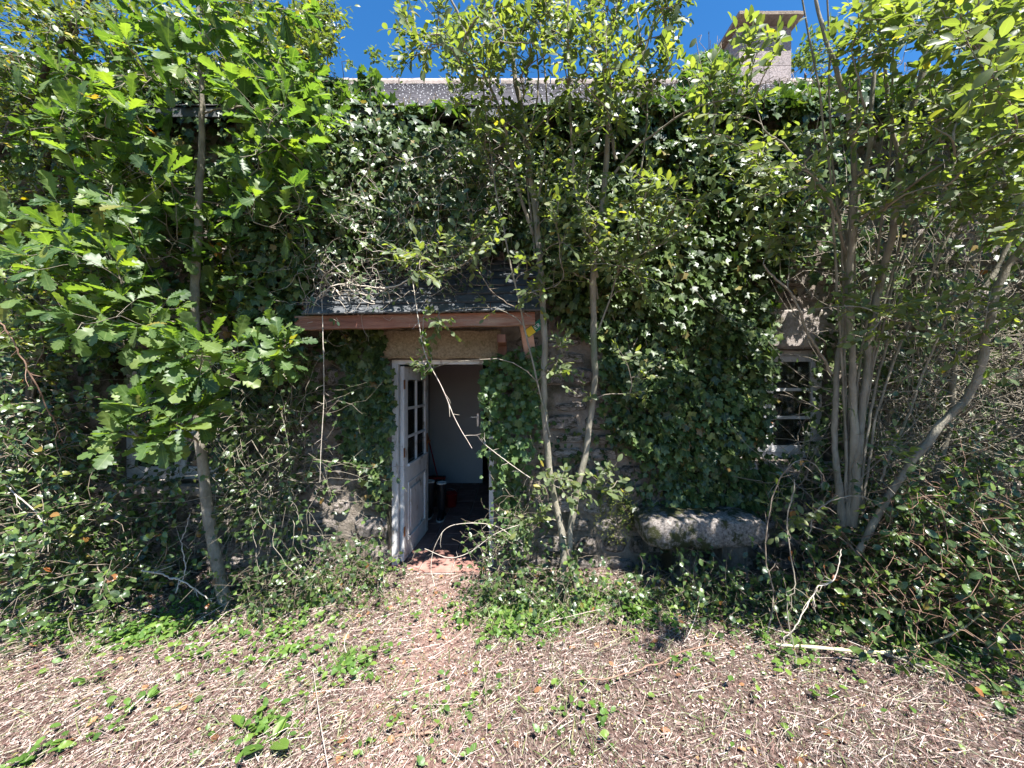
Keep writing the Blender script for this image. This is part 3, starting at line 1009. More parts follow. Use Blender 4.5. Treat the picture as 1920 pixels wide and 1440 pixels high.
TM_BR = [leaf_tmpl([0, .15, .25, .42, .5, .68, .76, 1], [.0, .22, .24, .34, .29, .26, .20, 0], fold=f, curl=c, wav=.10, seed=s) for f, c, s in ((.2, .2, 1), (.1, .3, 2), (.3, .1, 3))]
TM_GR = [leaf_tmpl([0, .4, .75, 1], [.02, .025, .018, 0], fold=.3, curl=c, seed=1) for c in (.3, .7)]


def norm(a):
    return a / (np.linalg.norm(a, axis=-1, keepdims=True) + 1e-9)


def frames(D, Nn):
    D = norm(D)
    S = norm(np.cross(Nn, D))
    Nn = np.cross(D, S)
    return np.stack([D, S, Nn], -1)       # columns x,y,z


_lme = {}
def leaf_meshes(key, tm, mat):
    if key not in _lme:
        _lme[key] = []
        for v, f, uv in tm:
            me = mesh_np('leaf', v, f, uv=uv, smooth=True)
            me.materials.append(mat)
            _lme[key].append(me)
    return _lme[key]


def emit(parent, pos, D, Nn, size, tm, mat, key, n_ind=300, rest='foliage', ind_name='leaf', clear=True):
    """leaves: the n_ind that show largest as objects, the rest as one joined part"""
    pos = np.asarray(pos); size = np.asarray(size)
    if clear:
        k = ~((pos[:, 1] > WY - .03) & (pos[:, 2] < EAVE_Z - .1))
        sd = pos[:, 2] - (EAVE_Z + (pos[:, 1] - (WY - .22)) * math.tan(sl))
        k &= ~((sd < .03) & (pos[:, 1] > WY - .2) & (pos[:, 2] > EAVE_Z - .1))
        pos, D, Nn, size = pos[k], D[k], Nn[k], size[k]
        if not len(pos):
            print('EMPTY', parent.get('label') if parent else rest)
            return None
    Rm = frames(D, Nn)
    n = len(pos)
    ti = rng.integers(0, len(tm), n)
    px = to_px(pos)
    infr = (px[:, 0] > 0) & (px[:, 0] < 1920) & (px[:, 1] > 0) & (px[:, 1] < 1440)
    face = np.abs((Rm[:, :, 2] * norm(pos - np.array([0, 0, CAMH]))).sum(1))
    score = np.where(infr, size / pos[:, 1] * (.35 + face), 0)
    # prefer those towards the camera side of the plant
    score *= np.exp(-(pos[:, 1] - pos[:, 1].min()) * .25)
    order = np.argsort(-score)
    ind = order[:min(n_ind, int(infr.sum()))] if n_ind > 0 else order[:0]
    restI = order[len(ind):]
    if len(ind):
        mes = leaf_meshes(key, tm, mat)
        pw = wpos(parent)
        for i in ind:
            o = bpy.data.objects.new(ind_name, mes[ti[i]])
            m = Rm[i] * size[i]
            o.matrix_basis = Matrix(((m[0, 0], m[0, 1], m[0, 2], pos[i, 0] - pw.x), (m[1, 0], m[1, 1], m[1, 2], pos[i, 1] - pw.y), (m[2, 0], m[2, 1], m[2, 2], pos[i, 2] - pw.z), (0, 0, 0, 1)))
            o.parent = parent
            COL.objects.link(o)
    if len(restI):
        VV, FF, UU, RR, b = [], [], [], [], 0
        for t in range(len(tm)):
            ii = restI[ti[restI] == t]
            if not len(ii): continue
            v, f, uv = tm[t]
            W = np.einsum('nij,kj->nki', Rm[ii], v) * size[ii][:, None, None] + pos[ii][:, None, :]
            VV.append(W.reshape(-1, 3))
            FF.append((f[None] + (np.arange(len(ii)) * len(v))[:, None, None]).reshape(-1, 3) + b)
            UU.append(np.tile(uv, (len(ii), 1)))
            RR.append(np.repeat(rng.random(len(ii)), len(v)))
            b += len(ii) * len(v)
        o = link(rest, mesh_np(rest, np.concatenate(VV), np.concatenate(FF), np.concatenate(RR), np.concatenate(UU)), parent, mat)
        o['kind'] = 'stuff'
        return o


UP = np.array([0, 0, 1.0])


def shoots_to_leaves(A0, A1, nl, size, svar=.3, up=.9, jit=.5, fwd=.55, droop=.1, t0=.15, cluster=False, face=.8):
    """A0,A1 (n,3) shoot ends -> leaf arrays"""
    n = len(A0)
    t = (np.linspace(t0, 1, nl)[None, :] + rng.normal(0, .04, (n, nl)))
    if cluster: t = 1 - (1 - t) * .35
    T = norm(A1 - A0)
    pos = A0[:, None, :] + (A1 - A0)[:, None, :] * t[..., None]
    side = norm(np.cross(T, UP + rng.normal(0, .3, (n, 3))))
    sgn = np.where(np.arange(nl) % 2 == 0, 1, -1)[None, :, None]
    if cluster:
        ang = rng.uniform(0, 2 * PI, (n, nl))[..., None]
        oth = norm(np.cross(T, side))
        sd = side[:, None, :] * np.cos(ang) + oth[:, None, :] * np.sin(ang)
    else:
        sd = side[:, None, :] * sgn
    D = T[:, None, :] * fwd + sd * .85 + rng.normal(0, .28, (n, nl, 3)) - UP * droop
    last = (np.arange(nl) == nl - 1)[None, :, None]
    D = np.where(last, T[:, None, :] + rng.normal(0, .2, (n, nl, 3)), D)
    Nn = UP * up + rng.normal(0, jit, (n, nl, 3)) + np.array([.2, -face, 0])
    S = size * (1 + rng.uniform(-svar, svar, (n, nl))) * (1 - .25 * (t < .3))
    return pos.reshape(-1, 3), D.reshape(-1, 3), Nn.reshape(-1, 3), S.ravel()


def blob_points(blobs, wallkeep=True):
    out = []
    for (px, py, d, rx, ry, rd_, n) in blobs:
        u = rng.normal(0, 1, (n, 3)); u /= np.linalg.norm(u, axis=1, keepdims=True)
        u *= rng.random((n, 1)) ** (1 / 2.4)
        dd = d + u[:, 2] * rd_
        p = np.stack([(px + u[:, 0] * rx - 960) / FPX * dd, dd, CAMH - (py + u[:, 1] * ry - 720) / FPX * dd], 1)
        out.append(p)
    return np.concatenate(out)


def grow(stems, attract, steps=7, rmin=.0016, rk=.0011, up_pen=1.3, wob=.05):
    """stems: list of sampled (n,4); joins every attractor to the nearest older node; returns paths (n,steps,3), radii"""
    NP, NR, NPATH = [], [], []
    for s in stems:
        NP.append(s[:, :3]); NR.append(s[:, 3]); NPATH.append(np.full(len(s), -1))
    npos = np.concatenate(NP); nrad = np.concatenate(NR); npath = np.concatenate(NPATH); nstep = np.zeros(len(npos), int)
    ndir = np.concatenate([norm(np.gradient(s[:, :3], axis=0)) for s in stems])
    d0 = np.array([np.min(np.linalg.norm(npos - a, axis=1)) for a in attract])
    order = np.argsort(d0)
    cap = len(npos) + len(attract) * steps
    BP = np.zeros((cap, 3)); BP[:len(npos)] = npos
    BD = np.zeros((cap, 3)); BD[:len(npos)] = ndir
    BR = np.zeros(cap); BR[:len(npos)] = nrad
    BI = np.full(cap, -1); cnt = len(npos)
    paths, parents, pr = [], [], []
    for a_i in order:
        a = attract[a_i]
        dv = a - BP[:cnt]
        dist = np.linalg.norm(dv, axis=1)
        cost = dist + up_pen * np.maximum(0, -dv[:, 2] + .12 * dist) + .02
        k = int(np.argmin(cost))
        p0, L_ = BP[k], dist[k]
        if L_ < 1e-3: continue
        out = norm(dv[k] + 0.0)
        ctrl = p0 + (BD[k] * .35 + out * .45 + UP * .12 + rng.normal(0, .10, 3)) * L_ * .55
        t = np.linspace(0, 1, steps)[:, None]
        q = (1 - t) ** 2 * p0 + 2 * t * (1 - t) * ctrl + t ** 2 * a
        q[1:-1] += rng.normal(0, wob * L_ / steps, (steps - 2, 3))
        idx = len(paths)
        paths.append(q); parents.append(BI[k]); pr.append(BR[k])
        if cnt + steps - 1 <= cap:
            BP[cnt:cnt + steps - 1] = q[1:]
            BD[cnt:cnt + steps - 1] = norm(np.gradient(q, axis=0))[1:]
            BI[cnt:cnt + steps - 1] = idx
            BR[cnt:cnt + steps - 1] = 9
            cnt += steps - 1
    n = len(paths)
    c = np.ones(n)
    for i in range(n - 1, -1, -1):
        if parents[i] >= 0: c[parents[i]] += c[i]
    r0 = rmin + rk * np.sqrt(c)
    r0 = np.minimum(r0, np.array(pr) * .75)
    r1 = np.maximum(rmin * .7, r0 * .45)
    R = r0[:, None] + (r1 - r0)[:, None] * np.linspace(0, 1, steps)[None, :]
    return np.array(paths), R


def tree(name, label, cat, stems, blobs, tm, lmat, key, bark, twig, size, nl=6, nshoot=3, shoot=.16, base=None, group=None,
         rmin=.0016, rk=.0011, n_ind=298, cluster=False, up=.9, jit=.5, sides=5, stem_name='trunk', fwd=.55, droop=.1, wob=.012, up_pen=1.3, svar=.3, face=.8, stem_k=.74):
    st = []
    b = base if base is not None else P(*stems[0][0][:3])
    rt = root(name, label, cat, b, group)
    for s in stems:
        rows = np.array([[*P(a, b_, d), r * stem_k] for a, b_, d, r in s])
        o, q = tube_obj(stem_name, rows, bark, rt, 9, max(14, len(rows) * 7), wob)
        st.append(q)
    at = blob_points(blobs)
    at = at[~((at[:, 1] > WY - .08) & (at[:, 2] < EAVE_Z))]
    paths, R = grow(st, at, rmin=rmin, rk=rk, up_pen=up_pen)
    # side shoots
    n, k, _ = paths.shape
    tt = rng.uniform(.45, 1.0, (n, nshoot))
    tt[:, 0] = 1.0
    f = tt * (k - 1); i = np.minimum(f.astype(int), k - 2); w = (f - i)[..., None]
    ar = np.arange(n)[:, None]
    p0 = paths[ar, i] * (1 - w) + paths[ar, i + 1] * w
    T = norm(paths[ar, i + 1] - paths[ar, i])
    dr = norm(T * .7 + rng.normal(0, .55, T.shape) + UP * .25)
    ln = shoot * rng.uniform(.6, 1.4, (n, nshoot))[..., None]
    p1 = p0 + dr * ln
    p0, p1 = p0.reshape(-1, 3), p1.reshape(-1, 3)
    mid = (p0 + p1) / 2 + rng.normal(0, .006, p0.shape)
    SP = np.stack([p0, mid, p1], 1)
    SR = np.stack([np.full(len(p0), rmin * .9), np.full(len(p0), rmin * .75), np.full(len(p0), rmin * .4)], 1)
    V1, F1 = tubes(paths, R, sides)
    V2, F2 = tubes(SP, SR, 3)
    o = link('branches', mesh_np('branches', np.concatenate([V1, V2]), np.concatenate([F1, F2 + len(V1)])), rt, twig)
    o['kind'] = 'stuff'
    L4 = shoots_to_leaves(p0, p1, nl, size, up=up, jit=jit, cluster=cluster, fwd=fwd, droop=droop, svar=svar, face=face)
    emit(rt, *L4, tm, lmat, key, n_ind)
    return rt


# ------------------------------------------------------------------ ivy and creepers on the wall
def in_poly(px, poly):
    x, y = px[:, 0], px[:, 1]
    inside = np.zeros(len(px), bool)
    n = len(poly)
    j = n - 1
    for i in range(n):
        xi, yi = poly[i]; xj, yj = poly[j]
        c = ((yi > y) != (yj > y)) & (x < (xj - xi) * (y - yi) / (yj - yi + 1e-9) + xi)
        inside ^= c
        j = i
    return inside


def vnoise(p, s, seed=0):
    """cheap smooth noise 0..1 from summed sines"""
    r = np.random.default_rng(seed)
    v = np.zeros(len(p))
    for k in range(6):
        w = r.normal(0, 1, p.shape[1]) * s * (1 + .5 * k)
        v += np.sin(p @ w + r.uniform(0, 6.3)) / (1 + .4 * k)
    return .5 + .5 * np.tanh(v * .7)


def ivy(name, label, poly, n, size, lmat='ivy', key=None, tm=None, thick=.12, depth=WY - .04, n_ind=298, seed=0, thin=0.0, drop=.8, cat='ivy', nstems=60, stem_mat='vine', lumps=.10, svar=.45, group=None):
    """a climbing plant covering a patch of wall whose outline is given as it is seen, laid on the wall's plane"""
    key = key or lmat; tm = tm or TM_IVY
    poly = np.array(poly, float)
    lo, hi = poly.min(0), poly.max(0)
    q = rng.uniform(lo, hi, (n * 5, 2))
    jitp = q + rng.normal(0, 9, q.shape)
    k = in_poly(jitp, poly)
    q = q[k]
    if thin > 0:
        q = q[rng.random(len(q)) < (1 - thin) + thin * (vnoise(q, .02, seed) > .5)]
    q = q[:n]
    W = np.stack([(q[:, 0] - 960) / FPX * depth, np.full(len(q), depth), CAMH - (q[:, 1] - 720) / FPX * depth], 1)
    xz = W[:, [0, 2]]
    bump = vnoise(xz, 3.0, seed + 1) * lumps + vnoise(xz, 9.0, seed + 2) * lumps * .4
    off = bump + rng.random(len(q)) ** 1.5 * thick
    W[:, 1] -= off
    W[:, 2] = np.minimum(W[:, 2], np.where(W[:, 1] > WY - .35, EAVE_Z + .02, 99))
    z0 = W[:, 2].min()
    rt = root(name, label, cat, (W[:, 0].mean(), depth, max(z0, 0)), group)
    D = -UP * drop + rng.normal(0, .42, W.shape); D[:, 1] -= .25
    Nn = np.array([.15, -1, .7]) + rng.normal(0, .36, W.shape)
    S = size * (1 + rng.uniform(-svar, svar, len(W)))
    # stems creeping up underneath
    m = nstems
    if m:
        i = rng.integers(0, len(W), m)
        K = 9
        pts = np.zeros((m, K, 3)); pts[:, 0] = W[i]
        dr = np.stack([rng.normal(0, .5, m), np.zeros(m), np.full(m, 1.0)], 1)
        for s in range(1, K):
            dr[:, 0] += rng.normal(0, .35, m)
            pts[:, s] = pts[:, s - 1] + norm(dr) * .09
        pts[:, :, 1] = depth + .0 - rng.random((m, K)) * (thick + lumps) * .6
        ok = to_px(pts[:, -1])
        keep = in_poly(ok, poly) & (pts[:, -1, 2] < EAVE_Z)
        pts = pts[keep]
        if len(pts):
            R = np.linspace(1, .5, K)[None] * rng.uniform(.002, .006, (len(pts), 1))
            V, Fq = tubes(pts, R, 4)
            link('stems', mesh_np('stems', V, Fq), rt, B[stem_mat])['kind'] = 'stuff'
    emit(rt, W, D, Nn, S, tm, G[lmat], key, n_ind)
    return rt


# --- ivy patches
ivy('ivy', 'dense dark ivy covering the upper wall between the porch roof and the eaves', [(520, 250), (600, 195), (700, 205), (860, 208), (1000, 210), (1010, 240), (900, 260), (860, 330), (800, 400), (640, 420), (520, 400)], 5200, .062, seed=3, thick=.10)
ivy('ivy', 'glossy dark ivy filling the wall from the eaves down to above the stone bench', [(1010, 205), (1300, 190), (1460, 200), (1500, 420), (1440, 560), (1428, 660), (1420, 800), (1330, 870), (1200, 860), (1130, 800), (1120, 640), (1040, 600), (1000, 480), (900, 470), (960, 300)], 12500, .060, seed=5, thick=.12, lumps=.12, nstems=120)
ivy('ivy', 'flat layer of green ivy hanging on the wall left of the open door', [(610, 615), (720, 620), (722, 680), (742, 700), (740, 830), (722, 900), (722, 960), (706, 940), (690, 870), (650, 840), (640, 760), (648, 680), (600, 650)], 850, .065, seed=8, thick=.02, lumps=.03, nstems=40, drop=1.0)
ivy('ivy', 'bright ivy climbing the jamb right of the open door', [(905, 690), (950, 665), (1012, 650), (1012, 760), (985, 860), (970, 930), (990, 1000), (948, 960), (932, 900), (914, 780)], 1000, .052, 'ivy_sunlit', seed=12, thick=.16, lumps=.16, nstems=40)
ivy('ivy', 'ivy framing the left edge of the right hand window', [(1300, 540), (1440, 540), (1432, 640), (1425, 760), (1425, 860), (1480, 900), (1440, 960), (1290, 960), (1200, 900), (1340, 800)], 2300, .052, seed=14, thick=.05, lumps=.05)
ivy('ivy', 'deeply shaded ivy on the wall behind the right hand willow', [(1460, 190), (2200, 150), (2300, 1150), (1800, 1100), (1545, 1020), (1535, 560), (1440, 520)], 6800, .062, seed=16, thick=.25, lumps=.2, n_ind=298)
ivy('ivy', 'ivy spread over the wall behind the young oak', [(-300, 220), (560, 210), (560, 420), (600, 600), (560, 760), (470, 860), (420, 700), (180, 700), (170, 900), (60, 1050), (-300, 1050)], 7500, .060, seed=18, thick=.2, lumps=.15, thin=.2)
ivy('ivy', 'sparse ivy sprays low on the wall between the left window and the door', [(400, 700), (600, 640), (620, 800), (560, 1000), (420, 980)], 700, .050, seed=20, thick=.15, lumps=.1, thin=.8)
ivy('ivy', 'ragged ivy and shoots closing in over the right side of the right hand window', [(1515, 640), (1590, 600), (1590, 920), (1400, 940), (1430, 850), (1500, 845), (1515, 700)], 420, .050, seed=24, thick=.06, lumps=.04, depth=WY - .04, thin=.2, nstems=20)
ivy('ivy', 'thin ivy trailing over the stones behind the stone bench', [(1000, 780), (1200, 820), (1440, 860), (1460, 1000), (1180, 980), (1120, 930), (1020, 900)], 420, .045, seed=26, thick=.03, lumps=.02, thin=.7, nstems=60)
# --- ivy that has climbed on to the roof: clumps with volume
def clump(name, label, blobs, size, tm, lmat, key, cat='ivy', n_ind=298, jit=.5, base=None, stems=True):
    pts = blob_points(blobs)
    k = ~((pts[:, 1] > WY - .03) & (pts[:, 2] < EAVE_Z - .05))
    pts = pts[k]
    c = pts.mean(0)
    rt = root(name, label, cat, (c[0], c[1], pts[:, 2].min()) if base is None else base)
    D = rng.normal(0, .6, pts.shape) - UP * .5
    Nn = np.array([.1, -.7, .8]) + rng.normal(0, jit, pts.shape)
    emit(rt, pts, D, Nn, size * (1 + rng.uniform(-.4, .4, len(pts))), tm, G[lmat], key, n_ind)
    if stems:
        m = len(pts) // 30
        i = rng.integers(0, len(pts), m)
        K = 5
        q = np.zeros((m, K, 3)); q[:, 0] = pts[i]
        for s in range(1, K): q[:, s] = q[:, s - 1] + rng.normal(0, .05, (m, 3)) + UP * .03
        V, Fq = tubes(q, np.full((m, K), .003), 4)
        link('stems', mesh_np('stems', V, Fq), rt, B['vine'])['kind'] = 'stuff'
    return rt


clump('ivy', 'bushy sunlit ivy heaped on the roof left of the chimney', [(1330, 150, 4.6, 55, 55, .5, 1200), (1345, 140, 5.2, 45, 50, .4, 700), (1300, 190, 3.6, 60, 30, .3, 500), (1420, 200, 4.2, 90, 26, .3, 700), (1490, 195, 3.8, 80, 35, .3, 600), (1250, 195, 3.5, 60, 22, .2, 400)], .085, TM_IVY, 'ivy_sunlit', 'ivy_sunlit')
clump('ivy', 'sunlit ivy hanging over the eaves beside the bare slates', [(600, 180, 3.6, 70, 40, .3, 900), (670, 195, 3.45, 70, 22, .15, 500), (560, 210, 3.4, 60, 60, .3, 700), (690, 150, 3.5, 22, 25, .1, 70), (820, 205, 3.3, 120, 10, .1, 300)], .075, TM_IVY, 'ivy_sunlit', 'ivy_sunlit')
clump('ivy', 'long fringe of ivy spilling over the eaves behind the oak and elm', [(100, 180, 3.45, 260, 30, .15, 2200), (430, 185, 3.45, 180, 30, .15, 1800), (0, 140, 3.9, 250, 40, .3, 1600), (300, 150, 3.9, 200, 30, .3, 1600)], .070, TM_IVY, 'ivy', 'ivy')
clump('ivy', 'fringe of ivy spilling over the eaves right of the centre', [(1250, 200, 3.3, 110, 16, .10, 700), (1450, 198, 3.3, 120, 22, .12, 1100), (1700, 190, 3.4, 200, 30, .2, 1800), (1650, 165, 4.2, 200, 25, .3, 1500), (1900, 190, 3.6, 150, 60, .2, 1200), (1050, 207, 3.28, 90, 9, .05, 220)], .070, TM_IVY, 'ivy', 'ivy')
clump('ivy', 'tall sunlit ivy mass rising above the eaves behind the oak', [(470, 110, 3.9, 130, 110, .5, 2600), (580, 60, 4.0, 50, 80, .4, 900), (330, 190, 3.9, 160, 60, .4, 1800), (60, 200, 3.9, 200, 50, .4, 1500)], .060, TM_SM, 'smallleaf', 'smallleaf')

print('STAGE ivy')
# --- trees
OAK = [[(425, 1150, 2.90, .062), (398, 1040, 2.90, .052), (380, 900, 2.90, .048), (372, 760, 2.88, .044), (370, 600, 2.86, .042), (372, 450, 2.84, .038), (376, 300, 2.80, .030), (382, 170, 2.74, .022), (380, 40, 2.66, .014), (384, -80, 2.6, .008)]]
tree('young_oak', 'slender young oak with lobed leaves growing before the left window', 'tree', OAK,
     [(380, 60, 2.6, 220, 120, .45, 56), (180, 230, 2.5, 160, 140, .4, 46), (520, 210, 2.6, 110, 110, .4, 40), (330, 390, 2.95, 200, 90, .2, 40), (250, 350, 2.5, 90, 90, .3, 14),
      (500, 350, 2.6, 90, 90, .3, 26), (140, 480, 2.4, 130, 110, .4, 32), (420, 520, 2.95, 120, 90, .15, 22), (230, 600, 2.4, 160, 80, .4, 30),
      (400, 670, 2.3, 110, 35, .15, 18), (290, 800, 2.25, 90, 45, .15, 18), (360, 750, 2.35, 60, 30, .1, 8), (520, 655, 2.5, 35, 22, .1, 5), (240, 480, 2.6, 110, 60, .3, 12)],
     TM_OAK, G['oak'], 'oak', B['oak'], B['twig'], .112, nl=5, nshoot=2, shoot=.11, cluster=True, up=1.1, face=.55, jit=.42, fwd=.5, rmin=.0018, rk=.0011, up_pen=.5, svar=.45)

S1 = [[(1045, 1125, 3.02, .040), (1058, 1030, 3.02, .036), (1036, 900, 3.0, .034), (1022, 760, 2.97, .033), (1016, 600, 2.95, .032), (1003, 470, 2.9, .031), (988, 350, 2.86, .029), (968, 220, 2.8, .026), (950, 100, 2.75, .022), (945, -60, 2.7, .015)],
      [(1085, 1120, 3.06, .040), (1070, 1030, 3.05, .036), (1092, 900, 3.03, .034), (1118, 740, 3.0, .033), (1122, 600, 2.98, .033), (1128, 480, 2.93, .031), (1150, 340, 2.86, .028), (1158, 220, 2.8, .025), (1150, 120, 2.75, .020), (1180, -40, 2.7, .014)],
      [(1000, 440, 2.9, .018), (960, 330, 2.8, .016), (935, 210, 2.7, .014), (880, 90, 2.6, .012), (830, -30, 2.5, .009)],
      [(1120, 520, 2.95, .016), (1085, 380, 2.8, .015), (1072, 230, 2.7, .014), (1072, 100, 2.6, .012), (1070, -40, 2.5, .009)],
      [(1155, 300, 2.85, .018), (1130, 180, 2.78, .014), (1110, 90, 2.7, .012), (1030, -30, 2.6, .009)],
      [(1150, 330, 2.85, .014), (1200, 270, 2.7, .011), (1290, 210, 2.5, .008), (1380, 190, 2.3, .005)],
      [(1160, 230, 2.8, .015), (1200, 110, 2.7, .012), (1235, -10, 2.6, .009)]]
for _pts in (((1016, 600), (1010, 400), (1030, 200), (1010, -30)), ((1030, 820), (975, 600), (930, 380), (900, 150), (905, -30)), ((1122, 620), (1180, 430), (1215, 220), (1190, -30)), ((1122, 560), (1098, 380), (1120, 200), (1100, -30)), ((1003, 480), (985, 300), (1010, 140), (985, -30))):
    S1.append([(a_, b_, 2.96 - .09 * i_, .0105 - .0012 * i_) for i_, (a_, b_) in enumerate(_pts)])
tree('goat_willow', 'two stemmed goat willow growing right of the open door', 'tree', S1,
     [(950, 60, 2.5, 160, 90, .4, 52), (790, 60, 2.5, 60, 70, .25, 15), (1120, 70, 2.5, 150, 100, .4, 56), (1250, 20, 2.4, 50, 40, .2, 10), (1235, 110, 2.5, 50, 70, .25, 11),
      (900, 150, 2.7, 120, 60, .3, 18), (1130, 190, 2.65, 110, 60, .3, 20), (930, 280, 2.8, 100, 90, .3, 30), (1060, 330, 2.75, 110, 90, .3, 28), (880, 460, 2.65, 70, 45, .25, 13), (1110, 420, 2.7, 120, 80, .3, 32),
      (1000, 520, 2.8, 90, 60, .25, 14), (1250, 390, 2.6, 90, 80, .35, 22), (1170, 500, 2.8, 80, 50, .3, 15), (800, 500, 2.6, 60, 35, .2, 8), (1050, 890, 2.85, 60, 40, .15, 5), (1150, 910, 2.8, 45, 30, .2, 4), (1000, 990, 2.9, 50, 40, .15, 3),
      (1190, 690, 2.85, 50, 50, .2, 4), (830, 590, 2.75, 30, 25, .1, 3), (795, 690, 2.85, 20, 12, .05, 2), (1050, 700, 2.9, 50, 90, .2, 6)],
     TM_OV, G['sallow'], 'sallow', B['sallow'], B['twig'], .055, nl=7, nshoot=3, shoot=.15, rmin=.0019, rk=.0016)

S2 = [[(1590, 985, 2.85, .045), (1600, 880, 2.85, .040), (1598, 760, 2.8, .032), (1590, 640, 2.75, .028), (1585, 480, 2.7, .027), (1588, 330, 2.6, .024), (1572, 190, 2.5, .020), (1530, 40, 2.4, .014), (1510, -60, 2.4, .010)],
      [(1578, 985, 2.87, .040), (1568, 840, 2.87, .028), (1572, 720, 2.83, .026), (1590, 600, 2.8, .024), (1600, 430, 2.7, .022), (1640, 280, 2.6, .020), (1650, 120, 2.5, .016), (1700, -60, 2.4, .010)],
      [(1598, 985, 2.83, .040), (1612, 850, 2.80, .034), (1632, 700, 2.75, .032), (1650, 560, 2.7, .030), (1680, 400, 2.6, .028), (1695, 260, 2.5, .026), (1730, 120, 2.4, .022), (1755, -60, 2.3, .016)],
      [(1605, 1040, 2.70, .030), (1650, 950, 2.68, .031), (1700, 870, 2.62, .032), (1760, 800, 2.55, .032), (1815, 745, 2.5, .031), (1850, 650, 2.42, .028), (1870, 560, 2.36, .026), (1905, 490, 2.3, .024), (1990, 380, 2.2, .020), (2060, 200, 2.1, .014)],
      [(1770, 950, 3.0, .030), (1755, 890, 3.0, .027), (1790, 810, 2.95, .026), (1805, 700, 2.9, .024), (1830, 590, 2.85, .022), (1880, 500, 2.8, .020), (1930, 380, 2.7, .018), (1960, 200, 2.6, .012)],
      [(1560, 700, 2.82, .014), (1530, 640, 2.7, .012), (1490, 560, 2.6, .010), (1440, 500, 2.5, .007)],
      [(1586, 480, 2.7, .015), (1560, 380, 2.55, .013), (1500, 300, 2.4, .010), (1440, 250, 2.3, .006)],
      [(1650, 900, 2.8, .012), (1690, 800, 2.75, .011), (1730, 690, 2.7, .010), (1780, 560, 2.6, .009), (1860, 420, 2.5, .007)],
      [(1690, 330, 2.55, .016), (1660, 200, 2.45, .014), (1640, 60, 2.3, .010), (1600, -60, 2.2, .007)]]
for _k, (_tx, _td) in enumerate(((1490, 2.35), (1555, 2.25), (1625, 2.3), (1680, 2.15), (1790, 2.1), (1850, 2.2), (1930, 2.1), (2010, 2.2))):
    _r = .0125 - .0006 * (_k % 3)
    S2.append([(1588 + 4 * _k, 960, 2.86, _r), (1592 + .12 * (_tx - 1590), 760, 2.82, _r * .95), (1594 + .33 * (_tx - 1590) + random.uniform(-8, 8), 520, 2.7, _r * .85), (1596 + .66 * (_tx - 1590) + random.uniform(-12, 12), 250, 2.5, _r * .7), (_tx, -40, _td, _r * .5)])
tree('goat_willow', 'many stemmed goat willow with a trunk leaning right, before the right hand window', 'tree', S2,
     [(1620, 60, 2.3, 80, 80, .3, 18), (1700, 50, 2.2, 130, 80, .5, 28), (1850, 50, 1.9, 110, 80, .5, 36), (1330, 170, 2.4, 50, 40, .2, 7), (1440, 110, 2.3, 50, 50, .2, 7), (1400, 260, 2.4, 100, 80, .3, 18), (1500, 330, 2.5, 90, 80, .3, 14),
      (1640, 230, 2.4, 120, 80, .4, 12), (1830, 210, 2.1, 110, 100, .5, 36), (1950, 160, 2.0, 120, 160, .5, 30), (1470, 450, 2.6, 70, 60, .25, 12), (1740, 380, 2.3, 130, 80, .4, 18), (1880, 380, 2.3, 80, 90, .4, 24), (1620, 560, 2.6, 90, 60, .3, 10),
      (1700, 620, 2.5, 110, 60, .3, 10), (1840, 620, 2.3, 90, 70, .3, 10), (1690, 850, 2.6, 30, 20, .1, 2), (1480, 990, 2.6, 40, 50, .15, 4), (1850, 150, 1.35, 50, 50, .15, 6), (1430, 330, 2.6, 90, 50, .3, 8)],
     TM_OV, G['sallow'], 'sallow', B['sallow'], B['twig'], .058, nl=7, nshoot=3, shoot=.15, rmin=.0019, rk=.0016)
# overhanging canopy of the same kind outside the frame to the right and above: it shades the right of the wall
S4 = [[(2150, 1100, 2.3, .06), (2120, 700, 2.2, .055), (2080, 300, 2.0, .045), (2020, -100, 1.8, .03), (1960, -500, 1.6, .02)]]
tree('hazel_tree', 'leafy tree standing at the right edge beyond the leaning willow', 'tree', S4,
     [(2040, 300, 1.9, 120, 220, .4, 30), (2250, -100, 1.9, 200, 200, .5, 30), (2250, 500, 2.2, 150, 300, .5, 50)],
     TM_OV, G['sallow'], 'sallow', B['dark'], B['twig'], .075, nl=6, nshoot=3, shoot=.18, n_ind=150)

S3 = [[(60, 1050, 3.1, .05), (50, 800, 3.1, .045), (85, 600, 3.05, .04), (70, 440, 3.0, .036), (95, 300, 3.0, .033), (135, 130, 2.95, .028), (150, 20, 2.9, .022), (160, -100, 2.8, .015)],
      [(-40, 1050, 2.9, .05), (-60, 600, 2.8, .04), (-20, 330, 2.7, .034), (60, 180, 2.7, .026), (130, 60, 2.6, .02), (200, -60, 2.5, .012)],
      [(475, 1010, 3.3, .03), (470, 860, 3.3, .028), (440, 700, 3.25, .026), (465, 560, 3.2, .024), (490, 440, 3.2, .02), (480, 300, 3.2, .014)]]
tree('small_leaved_elm', 'small leaved elm scrub filling the upper left corner behind the oak', 'tree', S3,
     [(60, 50, 2.6, 140, 80, .4, 54), (230, 60, 2.8, 130, 80, .4, 34), (60, 230, 2.8, 130, 70, .4, 52), (50, 390, 2.9, 110, 90, .35, 52), (90, 530, 2.9, 110, 80, .3, 44), (230, 320, 3.0, 120, 90, .3, 36), (20, 650, 2.9, 90, 80, .3, 30), (480, 500, 3.1, 90, 120, .3, 30),
      (500, 120, 3.3, 120, 110, .35, 70), (590, 60, 3.4, 45, 70, .25, 34), (-150, 200, 2.7, 150, 250, .5, 60), (420, 30, 3.3, 120, 60, .3, 30)],
     TM_SM, G['smallleaf'], 'smallleaf', B['dark'], B['twig'], .045, nl=8, nshoot=4, shoot=.16, rmin=.0015, rk=.0010)

print('STAGE trees')
